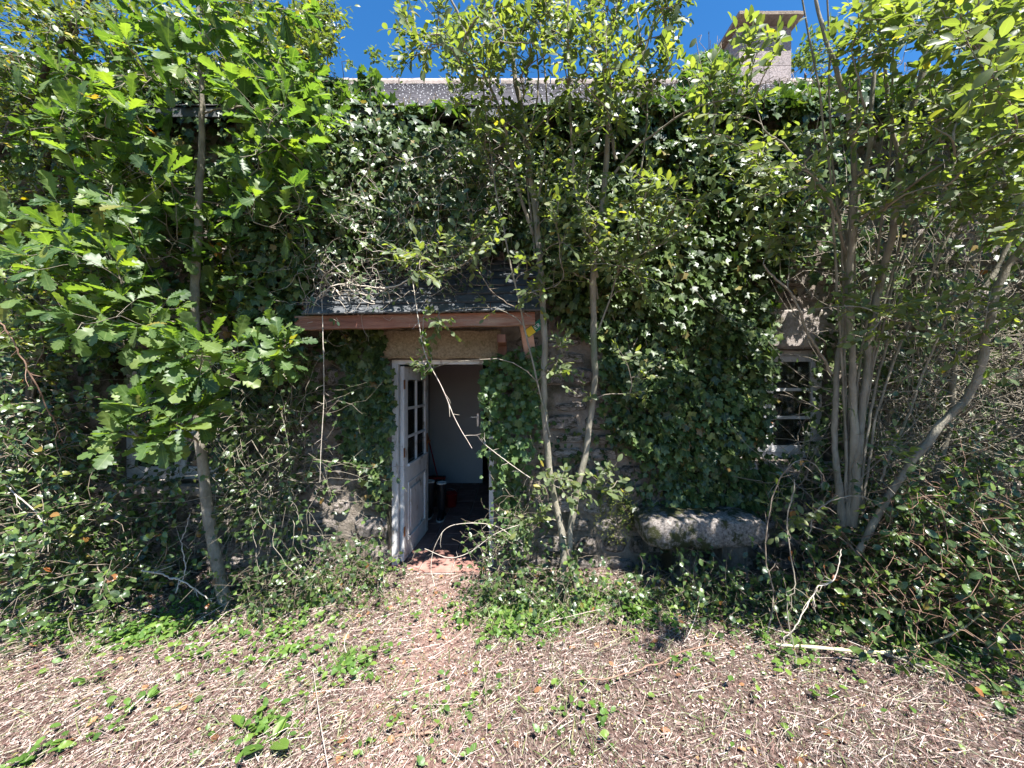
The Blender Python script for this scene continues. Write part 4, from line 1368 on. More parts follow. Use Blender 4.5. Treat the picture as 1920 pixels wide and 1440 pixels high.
# --- honeysuckle tangle over the porch roof: wiry pale stems with small leaves
def tangle(name, label, cat, blobs, mat, K=12, step=.05, r=(.0015, .004), wander=.45, bias=(0, 0, 0), leaves=0, lsize=.03, tm=TM_SM, lmat='smallleaf', key='smallleaf', n_ind=298, sides=3, stem_name='stems', lim=None, base=None):
    pts = blob_points(blobs)
    pts = pts[~((pts[:, 1] > WY - .05) & (pts[:, 2] < EAVE_Z))]
    m = len(pts)
    q = np.zeros((m, K, 3)); q[:, 0] = pts
    d = norm(rng.normal(0, 1, (m, 3)))
    bias = np.array(bias, float)
    for s in range(1, K):
        d = norm(d + rng.normal(0, wander, (m, 3)) + bias)
        q[:, s] = q[:, s - 1] + d * step * rng.uniform(.6, 1.4, (m, 1))
    q[:, :, 1] = np.minimum(q[:, :, 1], WY - .02)
    q[:, :, 2] = np.maximum(q[:, :, 2], gz(q[:, :, 0], q[:, :, 1]) + .004)
    rt = root(name, label, cat, (*q[:, 0, :2].mean(0), q[:, :, 2].min()) if base is None else base)
    R = rng.uniform(*r, (m, 1)) * np.linspace(1, .45, K)[None]
    V, Fq = tubes(q, R, sides)
    link(stem_name, mesh_np(stem_name, V, Fq), rt, mat)['kind'] = 'stuff'
    if leaves:
        i = rng.integers(0, m, leaves); j = rng.integers(1, K, leaves)
        p = q[i, j]
        D = rng.normal(0, .7, p.shape) - UP * .2
        Nn = np.array([.2, -.7, .75]) + rng.normal(0, .5, p.shape)
        emit(rt, p, D, Nn, lsize * (1 + rng.uniform(-.4, .4, leaves)), tm, G[lmat], key, n_ind)
    return rt


tangle('honeysuckle', 'matted honeysuckle with bare pale stems heaped above the porch roof', 'climber',
       [(590, 400, 3.25, 70, 120, .15, 120), (700, 340, 3.3, 150, 90, .12, 130), (730, 440, 3.15, 150, 70, .2, 150), (610, 520, 3.0, 70, 45, .15, 60), (880, 380, 3.25, 120, 110, .15, 130), (800, 500, 3.1, 140, 20, .1, 60)],
       B['honey'], K=13, step=.055, leaves=5600, lsize=.040, r=(.0011, .0034), lmat='honey', key='honey')
ivy('ivy', 'ivy mixed with honeysuckle between the porch roof and the oak', [(520, 230), (760, 230), (900, 300), (940, 470), (760, 500), (600, 520), (560, 600), (480, 560)], 2600, .055, 'ivy', depth=3.3, thick=.15, lumps=.15, seed=41)
ivy('ivy', 'ivy hanging over the left end of the porch roof', [(470, 440), (560, 460), (600, 510), (585, 560), (565, 620), (560, 680), (520, 700), (470, 600)], 900, .058, 'ivy', depth=3.05, thick=.15, lumps=.1, seed=42, nstems=30)
tangle('dead_branch', 'bare pale lichen covered branch lying across the porch slates', 'branch',
       [(640, 545, 2.95, 60, 15, .05, 22), (700, 560, 2.92, 60, 20, .05, 16), (590, 560, 2.9, 30, 12, .04, 10)],
       B['pale'], K=9, step=.04, r=(.002, .005), wander=.5, bias=(.0, -.02, 0))
# main limbs of that branch
def cane(name, label, cat, rows, mat, n=34, wob=.02, sides=6, side_twigs=8, leaves=0, lsize=.045, tm=None, lmat='bramble', key='bramble', thorns=False, parent=None, up=.9, grp=None):
    rows = np.array([[*P(a, b_, d), r] for a, b_, d, r in rows])
    q = smooth_line(rows, n)
    q[:, :3] += np.cumsum(rng.normal(0, wob, (n, 3)), 0) * .2
    q[:, 3] *= .72 * rng.uniform(.85, 1.2, n)
    V, Fq = tubes(q[None, :, :3], q[None, :, 3], sides)
    if side_twigs:
        i = rng.integers(3, n - 1, side_twigs)
        tw = np.zeros((side_twigs, 4, 3)); tw[:, 0] = q[i, :3]
        tg = norm(q[np.minimum(i + 1, n - 1), :3] - q[i, :3])
        dd = norm(tg * .8 + rng.normal(0, .6, tg.shape))
        for k_ in range(1, 4):
            dd = norm(dd + rng.normal(0, .25, dd.shape))
            tw[:, k_] = tw[:, k_ - 1] + dd * rng.uniform(.01, .05, (side_twigs, 1))
        V3, F3 = tubes(tw, q[i, 3][:, None] * np.array([.6, .5, .4, .25]), 4)
        Fq = np.concatenate([Fq, F3 + len(V)]); V = np.concatenate([V, V3])
    if leaves or thorns:
        rt = root(name, label, cat, q[0, :3], grp)
        link('stem', mesh_np('stem', V, Fq), rt, mat)
        if leaves:
            i = rng.integers(int(n * .2), n, leaves)
            p = q[i, :3]
            D = rng.normal(0, .8, p.shape)
            Nn = UP * up + rng.normal(0, .4, p.shape) + np.array([0, -.3, 0])
            emit(rt, p, D, Nn, lsize * (1 + rng.uniform(-.3, .3, leaves)), tm or TM_BR, G[lmat], key, 60)
        return rt
    o = link(name, mesh_np(name, V, Fq), parent, mat)
    if parent is None: tag(o, label, cat, grp)
    return o


cane('branch', 'forked grey dead branch curving over the porch slates', 'branch', [(850, 500, 3.0, .010), (790, 520, 2.95, .009), (730, 545, 2.9, .008), (640, 540, 2.85, .006), (600, 560, 2.8, .005), (580, 585, 2.78, .003)], B['pale'])
cane('branch', 'thin dead branch crossing the porch slates towards the beam end', 'branch', [(880, 470, 2.95, .007), (920, 540, 2.9, .006), (985, 585, 2.85, .004), (1000, 600, 2.84, .003)], B['vine'])
cane('hanging_stem', 'pale bare stem hanging across the open doorway', 'stem', [(770, 500, 2.9, .004), (785, 600, 2.8, .005), (800, 670, 2.8, .005), (830, 730, 2.8, .005), (855, 790, 2.8, .0045), (886, 843, 2.8, .003)], B['pale'], wob=.004)
cane('hanging_stem', 'straight dry stem hanging down left of the doorway from the beam', 'stem', [(604, 560, 2.88, .004), (606, 640, 2.86, .0045), (607, 740, 2.86, .004), (603, 830, 2.86, .004), (600, 905, 2.86, .003)], B['pale'], wob=.003)
cane('hanging_stem', 'thin leafy spray hanging below the porch beam', 'stem', [(800, 560, 2.78, .004), (795, 620, 2.75, .004), (810, 680, 2.75, .003), (780, 700, 2.75, .002)], B['twig'], leaves=34, lsize=.042, tm=TM_OV, lmat='weed', key='weedov')

# bare arching brambles and wiry stems
tangle('bramble_thicket', 'thicket of bare brown stems and small leaves against the wall right of the leaning trunk', 'bramble',
       [(1800, 600, 3.1, 160, 200, .25, 150), (1900, 780, 2.9, 120, 150, .25, 130), (1720, 840, 3.1, 110, 110, .2, 90), (1480, 900, 3.2, 70, 50, .12, 22), (1650, 480, 3.1, 120, 120, .2, 70)],
       B['twig'], K=14, step=.09, r=(.0015, .004), wander=.16, leaves=700, lsize=.045, tm=TM_BR, lmat='bramble', key='bramble')
tangle('bramble_thicket', 'thicket of dry stems between the oak trunk and the porch', 'bramble',
       [(520, 800, 3.1, 70, 150, .2, 90), (480, 920, 3.1, 80, 90, .15, 70), (560, 950, 3.1, 50, 100, .12, 35), (440, 760, 3.2, 50, 90, .15, 40)],  # for the sheet added to give the panes a pale reflection
       B['twig'], K=13, step=.07, r=(.0012, .0034), wander=.25, bias=(0, 0, -.05), leaves=1900, lsize=.040, tm=TM_BR, lmat='bramble', key='bramble')
tangle('bramble_thicket', 'dark bramble thicket below the elm at the left edge', 'bramble',
       [(70, 800, 2.9, 110, 130, .25, 110), (60, 980, 2.8, 110, 110, .25, 110), (230, 990, 3.2, 80, 60, .12, 35), (180, 1060, 2.9, 130, 60, .2, 110)],
       B['vine'], K=13, step=.07, r=(.0014, .0045), wander=.25, leaves=6500, lsize=.046, tm=TM_BR, lmat='bramble', key='bramble')
tangle('bramble_thicket', 'leafy bramble mound under the right hand willow reaching the right edge', 'bramble',
       [(1700, 1020, 2.8, 140, 80, .25, 130), (1850, 1000, 2.6, 120, 130, .3, 190), (1800, 1130, 2.5, 160, 70, .25, 170), (1620, 1110, 2.7, 130, 60, .2, 110), (1950, 1080, 2.4, 120, 120, .3, 120)],
       B['red'], K=12, step=.06, r=(.0014, .004), wander=.3, leaves=6500, lsize=.048, tm=TM_BR, lmat='bramble', key='bramble')
tangle('bramble_patch', 'low leafy brambles at the foot of the wall below the stone bench', 'bramble',
       [(1200, 1110, 2.95, 110, 40, .15, 60), (1350, 1110, 2.9, 120, 45, .15, 80), (1480, 1130, 2.8, 100, 60, .2, 80), (1010, 1110, 2.9, 90, 45, .15, 60)],
       B['vine'], K=9, step=.05, r=(.0012, .003), wander=.4, leaves=2600, lsize=.040, tm=TM_BR, lmat='bramble', key='bramble')
tangle('bramble_patch', 'sunny leafy brambles at the foot of the wall left of the doorstep', 'bramble',
       [(640, 1060, 3.1, 90, 26, .15, 60), (560, 1080, 3.0, 90, 40, .2, 70), (700, 1070, 3.1, 50, 20, .1, 30), (500, 1110, 2.9, 70, 40, .2, 50)],
       B['vine'], K=9, step=.05, r=(.0012, .003), wander=.4, leaves=1300, lsize=.038, tm=TM_BR, lmat='bramble', key='bramble')
tangle('bramble_patch', 'loose weeds and brambles round the foot of the two stemmed willow', 'bramble',
       [(960, 1030, 3.15, 50, 80, .12, 60), (930, 1110, 3.0, 60, 40, .12, 70), (1010, 1130, 2.9, 70, 50, .15, 60), (990, 930, 3.2, 40, 60, .1, 30)],
       B['vine'], K=10, step=.05, r=(.0012, .003), wander=.35, leaves=1100, lsize=.038, tm=TM_BR, lmat='bramble', key='bramble')

tangle('bare_canes', 'fan of long bare canes sweeping up to the right behind the leaning willow trunk', 'bramble',
       [(1680, 820, 3.0, 90, 120, .25, 60), (1650, 650, 3.0, 50, 120, .2, 26), (1760, 700, 2.9, 100, 150, .25, 60)],
       B['twig'], K=14, step=.11, r=(.0016, .0042), wander=.07, bias=(.075, -.012, .055))
cane('bramble_cane', 'arching pale bramble cane before the stone bench, highest of its clump', 'bramble', [(1440, 1190, 2.5, .0062), (1452, 1120, 2.52, .006), (1436, 1050, 2.5, .0058), (1440, 985, 2.48, .0056), (1458, 915, 2.5, .0052), (1485, 876, 2.46, .0048), (1515, 866, 2.5, .0044), (1540, 893, 2.5, .004), (1548, 930, 2.52, .003)], B['vine'], n=60, wob=.012, side_twigs=16, leaves=10, lsize=.05)
cane('bramble_cane', 'lower pale cane arching over to the willow foot', 'bramble', [(1515, 1010, 2.55, .005), (1530, 960, 2.55, .005), (1580, 930, 2.55, .005), (1640, 935, 2.6, .0045), (1680, 970, 2.6, .004)], B['twig'], side_twigs=12, leaves=6, lsize=.05)
cane('bramble_cane', 'straight pale cane slanting down left from the willow foot', 'bramble', [(1580, 1030, 2.55, .005), (1570, 1080, 2.5, .005), (1540, 1110, 2.45, .005), (1500, 1170, 2.4, .005), (1470, 1200, 2.4, .003)], B['pale'], side_twigs=14)
cane('bramble_cane', 'pale cane hanging to the ground right of the bench end', 'bramble', [(1490, 900, 2.45, .005), (1475, 980, 2.45, .005), (1490, 1090, 2.4, .005), (1475, 1130, 2.4, .004), (1500, 1240, 2.3, .003)], B['twig'], side_twigs=14, leaves=7, lsize=.05)
cane('bramble_cane', 'thorny reddish bramble cane crossing the left edge below the oak leaves', 'bramble', [(0, 600, 2.3, .005), (40, 660, 2.35, .006), (70, 720, 2.4, .006), (105, 780, 2.5, .005), (125, 830, 2.6, .004)], B['red'])
cane('bramble_cane', 'pale bare cane looping low at the left edge', 'bramble', [(10, 910, 2.5, .006), (50, 950, 2.5, .006), (80, 1000, 2.5, .006), (60, 1040, 2.5, .005), (30, 1070, 2.5, .004)], B['pale'])
cane('bramble_cane', 'bare cane arching inwards over the doorstep from the right', 'bramble', [(980, 1020, 3.1, .0035), (925, 985, 3.1, .0035), (850, 985, 3.1, .0035), (820, 1015, 3.1, .003), (808, 1060, 3.1, .003), (815, 1100, 3.0, .003)], B['pale'], wob=.003)
cane('bramble_cane', 'second bare cane curving low across the doorstep', 'bramble', [(985, 980, 3.05, .003), (930, 1000, 3.0, .003), (880, 1035, 3.0, .0035), (840, 1045, 3.0, .0035), (795, 1028, 3.0, .003)], B['pale'], wob=.003)
cane('bramble_cane', 'dry cane sticking out of the ivy towards the doorway', 'bramble', [(1000, 900, 3.1, .004), (950, 865, 3.1, .0045), (907, 832, 3.1, .004)], B['pale'], wob=.003)
cane('oak_sapling_stick', 'dead forked stick leaning at the foot of the oak', 'stick', [(265, 1070, 2.7, .008), (310, 1085, 2.7, .007), (345, 1100, 2.7, .006), (400, 1130, 2.75, .004)], B['pale'])
cane('dry_stick', 'thin pale stick standing against the oak foot', 'stick', [(330, 1110, 2.7, .005), (355, 1060, 2.75, .005), (352, 1000, 2.8, .004), (360, 960, 2.8, .003)], B['pale'])

# fallen branches on the cleared ground
def G_(px, py, r, lift=0.0):
    d = CAMH / ((py - 720) / FPX)
    for _ in range(6):
        x = (px - 960) / FPX * d
        d = (CAMH - float(gz(x, d)) - r - lift) / ((py - 720) / FPX)
    return (px, py, d, r)
cane('fallen_branch', 'long pale stripped branch lying on the cleared ground at the right', 'branch', [G_(1455, 1208, .013, .055), G_(1560, 1216, .014, .055), G_(1650, 1222, .013, .055), G_(1720, 1212, .009, .06), (1790, 1185, 2.35, .008), (1847, 1145, 2.3, .006)], noise_mat('stripped_branch', (.42, .38, .22), (.60, .55, .36), 14, .75, .3, 60), n=40, wob=.004, sides=8, side_twigs=0)
cane('fallen_branch', 'brown side limb running from the pale branch to the right', 'branch', [G_(1655, 1222, .010, .055), G_(1700, 1240, .010, .05), G_(1740, 1255, .008, .045), G_(1780, 1265, .006, .04)], B['twig'], wob=.004)
cane('fallen_cane', 'reddish bramble stem lying across the clippings in the middle', 'stem', [G_(1070, 1275, .005, .04), G_(1140, 1268, .006, .045), G_(1230, 1245, .006, .045), G_(1290, 1222, .006, .045), G_(1345, 1210, .005, .04)], B['red'])
cane('fallen_cane', 'thin pale stem curving over the clippings right of centre', 'stem', [G_(1290, 1300, .004, .01), G_(1350, 1278, .004, .01), G_(1420, 1268, .004, .01), G_(1520, 1282, .004, .01), G_(1590, 1285, .003, .01)], B['pale'])
cane('fallen_cane', 'dark crooked twig lying in front of the path', 'stem', [G_(725, 1305, .004, .01), G_(770, 1322, .004, .01), G_(830, 1330, .004, .01), G_(865, 1318, .003, .01)], B['dark'])
cane('fallen_cane', 'short thick red brown stem lying on the clippings near the bottom', 'stem', [G_(740, 1378, .008, .01), G_(775, 1375, .009, .01), G_(808, 1373, .007, .01)], B['red'], n=12)

# ------------------------------------------------------------------ stone bench
bn = root('stone_bench', 'rough granite slab bench on low blocks against the wall right of the door', 'bench', (1.65, 3.28, 0))
prof = [(1213, 992, 1018), (1220, 984, 1027), (1235, 978, 1032), (1255, 977, 1036), (1282, 976, 1032), (1300, 976, 1027), (1312, 976, 1035), (1330, 976, 1038), (1350, 975, 1034), (1362, 975, 1030), (1395, 976, 1031), (1420, 977, 1026), (1436, 980, 1020)]
pr = np.array(prof, float); d = 3.08
xs_ = (pr[:, 0] - 960) / FPX * d; zt = CAMH - (pr[:, 1] - 720) / FPX * d; zb_ = CAMH - (pr[:, 2] - 720) / FPX * d
xx_ = np.linspace(xs_[0], xs_[-1], 44)
zt = np.interp(xx_, xs_, zt); zb_ = np.interp(xx_, xs_, zb_)
rings = []
for i, x in enumerate(xx_):
    e = min(1, (i + .6) / 5) ** .5
    yf, yb = 3.06 + (1 - e) * .14, 3.49
    t_, b_ = zt[i], zb_[i]
    m_ = (t_ + b_) / 2
    yc = yf + .035
    rr = [(yf + .0, m_ + (t_ - m_) * .75), (yf + .006, t_ - .010), (yf + .02, t_), (yf + .15, t_ + .010), (yf + .28, t_ + .012), (yb, t_ + .008), (yb, b_ + .02), (yf + .25, b_ - .0), (yc + .03, b_), (yf + .015, b_ + .03), (yf - .004, m_)]
    rings.append([(x + random.uniform(-.006, .006), a + random.uniform(-.012, .012), c + random.uniform(-.008, .008)) for a, c in rr])
MB().loft(rings).build('slab', M['bench'], bn, smooth=True)
for bx in (1.45, 1.88):
    rough_block(bx - .10, bx + .12, 3.26, 3.48, -.06, .335, j=.012, n=6).build('support_block', M['mortar'], bn)
mo = clump('moss_cushion', 'yellow green moss hanging at the wall foot left of the bench', [(1155, 965, 3.38, 45, 60, .05, 900), (1225, 965, 3.35, 25, 25, .05, 300)], .014, TM_SM, 'weed', 'mossleaf', cat='moss', n_ind=0, stems=False)
for c_ in mo.children:
    c_.data.materials.clear(); c_.data.materials.append(M['moss'])

# ------------------------------------------------------------------ things in the hall
def boot(px, py0, d, turn, label):
    c = P(px, py0, d)
    rt = root('rubber_boot', label, 'boot', (c[0], c[1], 0.0), 'rubber boots standing in the hall')
    prof = [(.0, .05, .045, .02), (.06, .045, .042, .01), (.12, .046, .043, 0), (.22, .055, .050, 0), (.36, .062, .056, 0), (.42, .064, .058, 0)]
    rings = []
    for z_, rx, ry, o in prof:
        rings.append([(c[0] + rx * math.cos(a), c[1] + ry * math.sin(a) + o, z_ + .012) for a in np.linspace(0, 2 * PI, 14, endpoint=False)])
    MB().loft(rings, caps=False).build('shaft', M['rubber'], rt, smooth=True)
    rings = []
    for u, w, h in ((0.05, .04, .09), (-.02, .046, .11), (-.08, .047, .08), (-.14, .045, .055), (-.18, .032, .04), (-.20, .012, .025)):
        rings.append([(c[0] + w * math.cos(a) + turn * (-u), c[1] + u, .014 + h * max(0, math.sin(a))) for a in np.linspace(0, 2 * PI, 12, endpoint=False)])
    MB().loft(rings).build('foot', M['rubber'], rt, smooth=True)
    rings = []
    for u, w in ((.06, .03), (.0, .049), (-.08, .050), (-.15, .048), (-.195, .034), (-.212, .012)):
        rings.append([(c[0] - w + turn * (-u), c[1] + u, .002), (c[0] + w + turn * (-u), c[1] + u, .002), (c[0] + w + turn * (-u), c[1] + u, .018), (c[0] - w + turn * (-u), c[1] + u, .018)])
    MB().loft(rings).build('sole', M['sole'], rt)
    rings = [[(c[0] + r_ * math.cos(a), c[1] + r_ * .92 * math.sin(a), z_) for a in np.linspace(0, 2 * PI, 14, endpoint=False)] for r_, z_ in ((.066, .425), (.068, .445), (.060, .445), (.058, .425))]
    MB().loft(rings, caps=False).build('rim', M['sole'], rt, smooth=True)


boot(806, 975, 5.0, .0, 'black rubber boot nearer the open door leaf')
boot(828, 975, 4.92, .05, 'black rubber boot on the right of the pair, beside the red pail')
pl = root('red_pail', 'small dark red pail standing on the hall tiles right of the boots', 'pail', (P(845, 950, 5.35)[0], 5.35, 0))
cx, cy = pl.location.x, pl.location.y
MB().loft([[(cx + r_ * math.cos(a), cy + r_ * math.sin(a), z_) for a in np.linspace(0, 2 * PI, 20, endpoint=False)] for r_, z_ in ((.001, .004), (.075, .003), (.10, .18), (.105, .18), (.104, .185), (.096, .183), (.072, .012), (.001, .012))], caps=False).build('bucket', M['redpaint'], pl, smooth=True)
hp = [(cx + .10 * math.cos(a), cy - .02 - .03 * math.sin(a), .17 + .09 * math.sin(a), .0025) for a in np.linspace(0, PI, 12)]
tube_obj('handle', hp, M['metal'], pl, 5, 20)
br = root('broom', 'broom with a thin red handle leaning on the hall wall behind the door leaf', 'broom', (P(820, 890, 6.0)[0], 6.0, 0))
tube_obj('handle', [(*P(820, 893, 6.0), .011), (*P(792, 775, 6.2), .011), (*P(783, 740, 6.28), .011)], M['redpaint'], br, 8, 12)
c = P(820, 893, 6.0)
bb = MB().obox((c[0], c[1] - .01, c[2] - .02), (1, 0, 0), (0, 1, 0), (0, 0, 1), .13, .025, .02)
bb.build('head', M['redpaint'], br)
bb = MB()
for i in range(24):
    for j in range(3):
        x = c[0] - .125 + .25 * i / 23
        bb.obox((x, c[1] - .025 + j * .015, max(c[2] - .10, .06) ), (1, 0, 0), (0, 1, 0), (random.uniform(-.1, .1), random.uniform(-.1, .1), 1), .003, .003, max(c[2] - .04, .05) / 2)
bb.build('bristles', M['rubber'], br)

# pale sheet added behind the left window for the reflection in its panes
cv = []
for i in range(25):
    x = W1[0] + .08 + i * (W1[1] - W1[0] - .5) / 24
    cv.append([(x, WY + .27 + .012 * math.sin(i * 1.6), .84), (x + .02 * math.sin(i), WY + .27 + .015 * math.sin(i * 1.6 + .4), 1.5), (x, WY + .27 + .01 * math.sin(i * 1.6), 1.96),
               (x, WY + .274 + .01 * math.sin(i * 1.6), 1.96), (x + .02 * math.sin(i), WY + .274 + .015 * math.sin(i * 1.6 + .4), 1.5), (x, WY + .274 + .012 * math.sin(i * 1.6), .84)])
cu = MB().loft(cv).build('reflection_sheet', M['sheet'], None, smooth=True)
tag(cu, 'pale sheet added behind the left window panes for their reflection', 'sheet')

# ------------------------------------------------------------------ far trees beyond the ridge, antenna-like lattice
def far_tree(px, py, d, w, h, n, label):
    c = P(px, py, d)
    r = root('far_tree', label, 'tree', (c[0], d, 0), 'treetops behind the roof')
    ww, hh = w / FPX * d / 2, h / FPX * d
    tube_obj('trunk', [(c[0], d, 0, .22), (c[0] + .2, d, c[2] * .5, .16), (c[0], d, c[2] - hh * .2, .05)], B['dark'], r, 7, 12)
    u = rng.normal(0, 1, (n, 3)); u /= np.linalg.norm(u, axis=1, keepdims=True); u *= rng.random((n, 1)) ** (1 / 3)
    # lumps
    cen = rng.normal(0, .45, (9, 3))
    k = rng.integers(0, 9, n)
    p = np.array([c[0], d, c[2] - hh * .5]) + (cen[k] + u * .42) * np.array([ww, ww, hh])
    D = rng.normal(0, 1, p.shape); Nn = rng.normal(0, .6, p.shape) + UP
    emit(r, p, D, Nn, np.full(n, d * .011) * rng.uniform(.6, 1.3, n), TM_SM, G['far'], 'far', 0, rest='crown')
    return r


far_tree(870, 100, 17, 150, 120, 2600, 'bright green treetop showing above the ridge right of the bare slates')
far_tree(655, 140, 19, 60, 60, 900, 'small pale treetop just above the ridge beside the ivy')
far_tree(735, 138, 21, 70, 28, 700, 'low wispy treetop barely clearing the ridge above the slates')
far_tree(1510, 120, 18, 110, 90, 1800, 'pale feathery treetop right of the chimney')
far_tree(1130, 150, 20, 200, 60, 1500, 'treetop behind the crown of the two stemmed willow')
an = root('antenna_like_lattice', 'thin dark antenna-like lattice against the sky above the oak', 'antenna', P(255, 150, 6.6))  # thin dark bars of unclear nature, given the shape of an antenna
q0, q1 = P(262, 150, 6.6), P(243, -10, 6.6)
tube_obj('mast', [(*q0, .018), (*((q0 + q1) / 2), .018), (*q1, .016)], M['slate_dark'], an, 6, 8)
for a_, b_, c_, d_ in ((244, 62, 296, 54), (270, 58, 276, 100), (210, 30, 232, 8), (248, 95, 300, 72), (225, 40, 262, 36)):
    tube_obj('crossbar', [(*P(a_, b_, 6.6), .012), (*P((a_ + c_) / 2, (b_ + d_) / 2, 6.6), .012), (*P(c_, d_, 6.6), .012)], M['slate_dark'], an, 5, 6)

print('STAGE litter')
# ------------------------------------------------------------------ ground litter: clippings, stalks, dead leaves
def scatter_xy(n, y0=1.25, y1=3.5, wx=1.45):
    y = np.sqrt(rng.uniform(y0 ** 2, y1 ** 2, n))
    x = rng.uniform(-1, 1, n) * (y * wx + .1)
    return x, y


def sticks(name, n, L, r, seedang=None, lift=.012, K=3, sides=3, bend=.12):
    x, y = scatter_xy(n)
    l = rng.lognormal(math.log(L), .55, n)
    a = rng.uniform(0, PI, n)
    t = np.linspace(-.5, .5, K)
    dx, dy = np.cos(a), np.sin(a)
    px_, py_ = -dy, dx
    bnd = rng.normal(0, bend, n)
    X = x[:, None] + dx[:, None] * t * l[:, None] + px_[:, None] * (t ** 2 * 4 * bnd[:, None] * l[:, None])
    Y = y[:, None] + dy[:, None] * t * l[:, None] + py_[:, None] * (t ** 2 * 4 * bnd[:, None] * l[:, None])
    tilt = rng.normal(0, .10, n)
    Z = gz(X, Y) + .003 + rng.random(n)[:, None] ** 1.5 * lift * 3 + t * l[:, None] * np.abs(tilt)[:, None]
    Pp = np.stack([X, Y, Z], -1)
    Y_ok = (Y.max(1) < 3.46)
    inpath = np.exp(-((x + .5 + .05 * np.sin(y * 4)) / .30) ** 2) * np.clip((y - 1.9) / .5, 0, 1)
    clumpy = vnoise(np.stack([x, y], 1), 4.0, 77)
    k = Y_ok & ~(rng.random(n) < np.maximum(inpath * .75, (clumpy < .4) * .45))
    Pp, rr = Pp[k], rng.lognormal(math.log(r), .35, n)[k]
    R = rr[:, None] * np.linspace(1, .7, K)[None]
    V, Fq = tubes(Pp, R, sides)
    rnd = np.repeat(rng.random(len(Pp)), K * sides)
    o = link(name, mesh_np(name, V, Fq, rnd, smooth=False), None, M['stick'])
    tag(o, kind='stuff')
    return o


tag(sticks('dry_clippings', 86000, .030, .0010, lift=.015, K=2), 'fine dry bramble and grass clippings strewn over the whole foreground', 'clippings')
tag(sticks('dry_stalks', 9000, .075, .0011, lift=.02, K=5, bend=.05), 'longer straw coloured stalks lying over the clippings', 'stalks')
tag(sticks('dry_canes', 380, .22, .0018, lift=.025, K=7, sides=4, bend=.045), 'cut bramble canes lying criss cross on the clippings', 'canes')
# chips and dead leaf bits
n = 42000
x, y = scatter_xy(n)
pos = np.stack([x, y, gz(x, y) + .004 + rng.random(n) * .014], 1)
D = np.stack([rng.normal(0, 1, n), rng.normal(0, 1, n), rng.normal(0, .12, n)], 1)
Nn = UP + rng.normal(0, .35, (n, 3))
tag(emit(None, pos, D, Nn, rng.lognormal(math.log(.014), .38, n), TM_CHIP, M['chips'], 'chips', 0, rest='leaf_litter'), 'shredded dead leaves mixed into the clippings', 'leaf litter')
# some whole dead leaves
n = 200
x, y = scatter_xy(n)
pos = np.stack([x, y, gz(x, y) + .018], 1)
D = np.stack([rng.normal(0, 1, n), rng.normal(0, 1, n), rng.normal(0, .12, n)], 1)
rt = emit(None, pos, D, UP + rng.normal(0, .3, (n, 3)), rng.uniform(.03, .06, n), TM_BR, G['deadleaf'], 'dead', 0, rest='fallen_leaves')
tag(rt, 'whole brown and orange leaves fallen on the clippings', 'fallen leaves')

# green regrowth: low leaves in patches
def patch_px(blobs):
    out = []
    for px_, py_, rx, ry, n in blobs:
        u = rng.normal(0, .5, (n, 2))
        qx, qy = px_ + u[:, 0] * rx, py_ + u[:, 1] * ry
        qy = np.clip(qy, 1062, 1600)
        d = CAMH / ((qy - 720) / FPX)
        out.append(np.stack([(qx - 960) / FPX * d, d], 1))
    p = np.concatenate(out)
    return p[p[:, 1] < 3.45]


def lowgreen(name, label, cat, blobs, size, tm, mat, key, h=.06, kind='stuff'):
    p = patch_px(blobs)
    p = p[rng.random(len(p)) < .12 + .88 * (vnoise(p, 5.0, 31) > .5)]
    n = len(p)
    z_ = gz(p[:, 0], p[:, 1]) + .01 + rng.random(n) * h
    pos = np.stack([p[:, 0], p[:, 1], z_], 1)
    D = np.stack([rng.normal(0, 1, n), rng.normal(0, 1, n), rng.normal(.1, .3, n)], 1)
    Nn = UP + rng.normal(0, .4, (n, 3)) + np.array([0, -.3, 0])
    o = emit(None, pos, D, Nn, size * (1 + rng.uniform(-.4, .4, n)), tm, G[mat], key, 0, rest=name)
    return tag(o, label, cat, kind=kind)


lowgreen('undergrowth', 'low green brambles and seedlings regrowing through the clippings', 'undergrowth',
         [(480, 1170, 160, 50, 1300), (600, 1120, 140, 50, 1300), (300, 1190, 160, 40, 900), (420, 1230, 160, 40, 500), (620, 1190, 100, 40, 400), (660, 1240, 60, 40, 170), (560, 1230, 60, 50, 200), (360, 1240, 60, 30, 140), (1000, 1150, 160, 40, 700), (1200, 1140, 200, 40, 1000),
          (1400, 1150, 200, 50, 1200), (1560, 1180, 160, 50, 1000), (1750, 1220, 200, 50, 600), (1880, 1270, 80, 60, 200), (150, 1300, 200, 120, 260), (500, 1360, 60, 50, 60), (60, 1400, 120, 40, 60), (960, 1180, 110, 35, 350), (1290, 1240, 100, 40, 90), (1130, 1350, 40, 30, 14), (1470, 1250, 60, 30, 60), (700, 1330, 600, 120, 220), (1300, 1320, 500, 120, 160), (120, 1180, 160, 40, 400)],
         .036, TM_BR, 'weed', 'weedbr')


def grassy(name, label, blobs, L=.16):
    p = patch_px(blobs)
    n = len(p)
    pos = np.stack([p[:, 0], p[:, 1], gz(p[:, 0], p[:, 1])], 1)
    D = np.stack([rng.normal(0, .5, n), rng.normal(0, .5, n), np.full(n, .8)], 1)
    Nn = np.stack([rng.normal(0, .5, n), rng.normal(-.5, .5, n), np.full(n, .8)], 1)
    return tag(emit(None, pos, D, Nn, L * rng.uniform(.5, 1.4, n), TM_GR, G['grass'], 'grass', 0, rest=name), label, 'grass', kind='stuff')


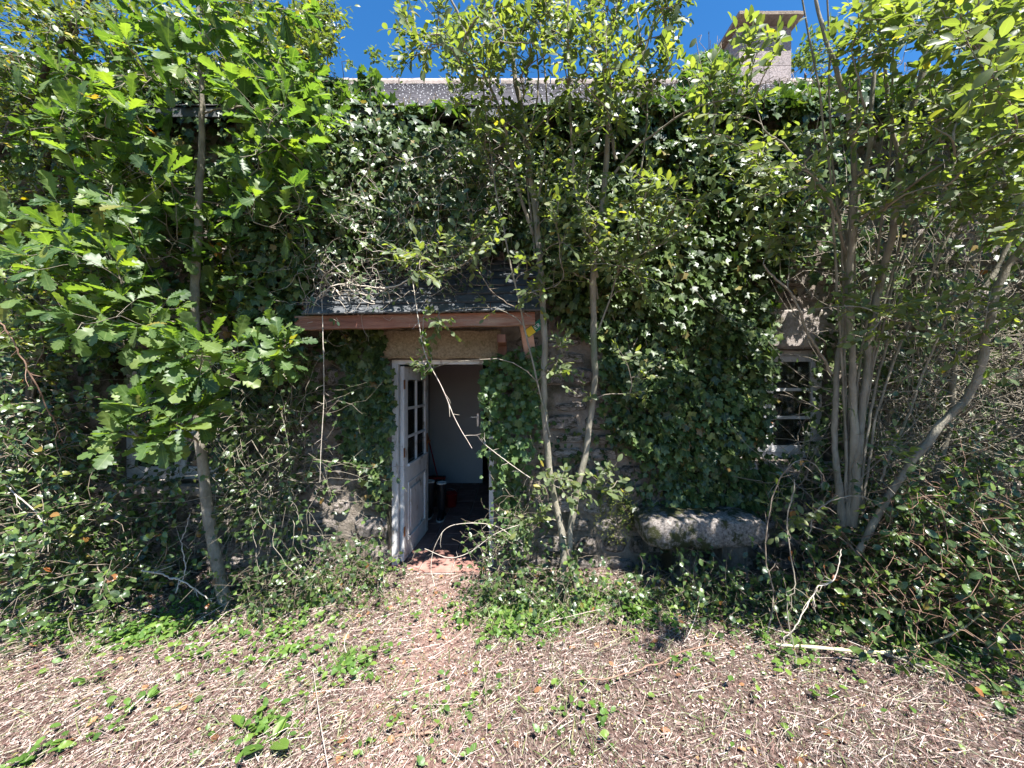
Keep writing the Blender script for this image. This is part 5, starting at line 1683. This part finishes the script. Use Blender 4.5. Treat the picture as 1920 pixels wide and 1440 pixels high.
grassy('grass', 'thin grass and straw growing at the edge of the cleared strip', [(480, 1140, 200, 40, 420), (620, 1110, 120, 40, 260), (1030, 1150, 150, 40, 500), (950, 1170, 60, 40, 260), (1250, 1140, 250, 40, 350), (200, 1180, 200, 40, 220), (1500, 1170, 200, 40, 160), (640, 1235, 40, 25, 80), (960, 1300, 900, 150, 260), (1010, 1080, 60, 40, 200)], L=.085)

# single weeds that can be told apart
def weed(px, py, label, n=9, size=.10, tm=TM_OV):
    d = CAMH / ((py - 720) / FPX)
    x = (px - 960) / FPX * d
    z_ = float(gz(x, d))
    rt = root('weed', label, 'weed', (x, d, z_))
    a = rng.uniform(0, 2 * PI, n)
    st = np.stack([np.stack([np.full(n, x), np.full(n, d), np.full(n, z_)], 1), np.stack([x + .02 * np.cos(a), d + .02 * np.sin(a), np.full(n, z_ + .03)], 1)], 1)
    V, Fq = tubes(st, np.full((n, 2), .0016), 4)
    link('stems', mesh_np('stems', V, Fq), rt, B['twig'])
    pos = st[:, 1]
    D = np.stack([np.cos(a), np.sin(a), rng.uniform(.2, .7, n)], 1)
    Nn = UP * .9 + np.stack([-np.cos(a), -np.sin(a), 0 * a], 1) * .2 + rng.normal(0, .2, (n, 3))
    emit(rt, pos, D, Nn, size * rng.uniform(.6, 1.2, n), tm, G['weed'], 'weed_' + str(len(tm)), 60)


weed(505, 1400, 'broad leaved pale green weed alone near the bottom left', 4, .12)
weed(465, 1372, 'narrow leaved weed left of the broad leaved one', 5, .10)
weed(665, 1240, 'grassy green tuft at the left edge of the path', 16, .10, TM_GR)
weed(1195, 1150, 'broad leaved plant in the undergrowth between willow and bench', 8, .12)
weed(1540, 1300, 'small green weed in the clippings below the fallen branch', 7, .06)
weed(270, 1320, 'small bright green weed in the clippings at the left', 6, .06)
weed(170, 1275, 'low green weed near the left undergrowth', 8, .06)
weed(1690, 1080, 'bright leafed seedling under the leaning trunk', 8, .11)

for o in list(COL.objects):
    if o.name.startswith('hazel_tree'):
        pass
nt_ = sum(sum(max(1, p.loop_total - 2) for p in m.polygons) for m in bpy.data.meshes)
print('FACES', nt_, 'OBJECTS', len(bpy.data.objects))
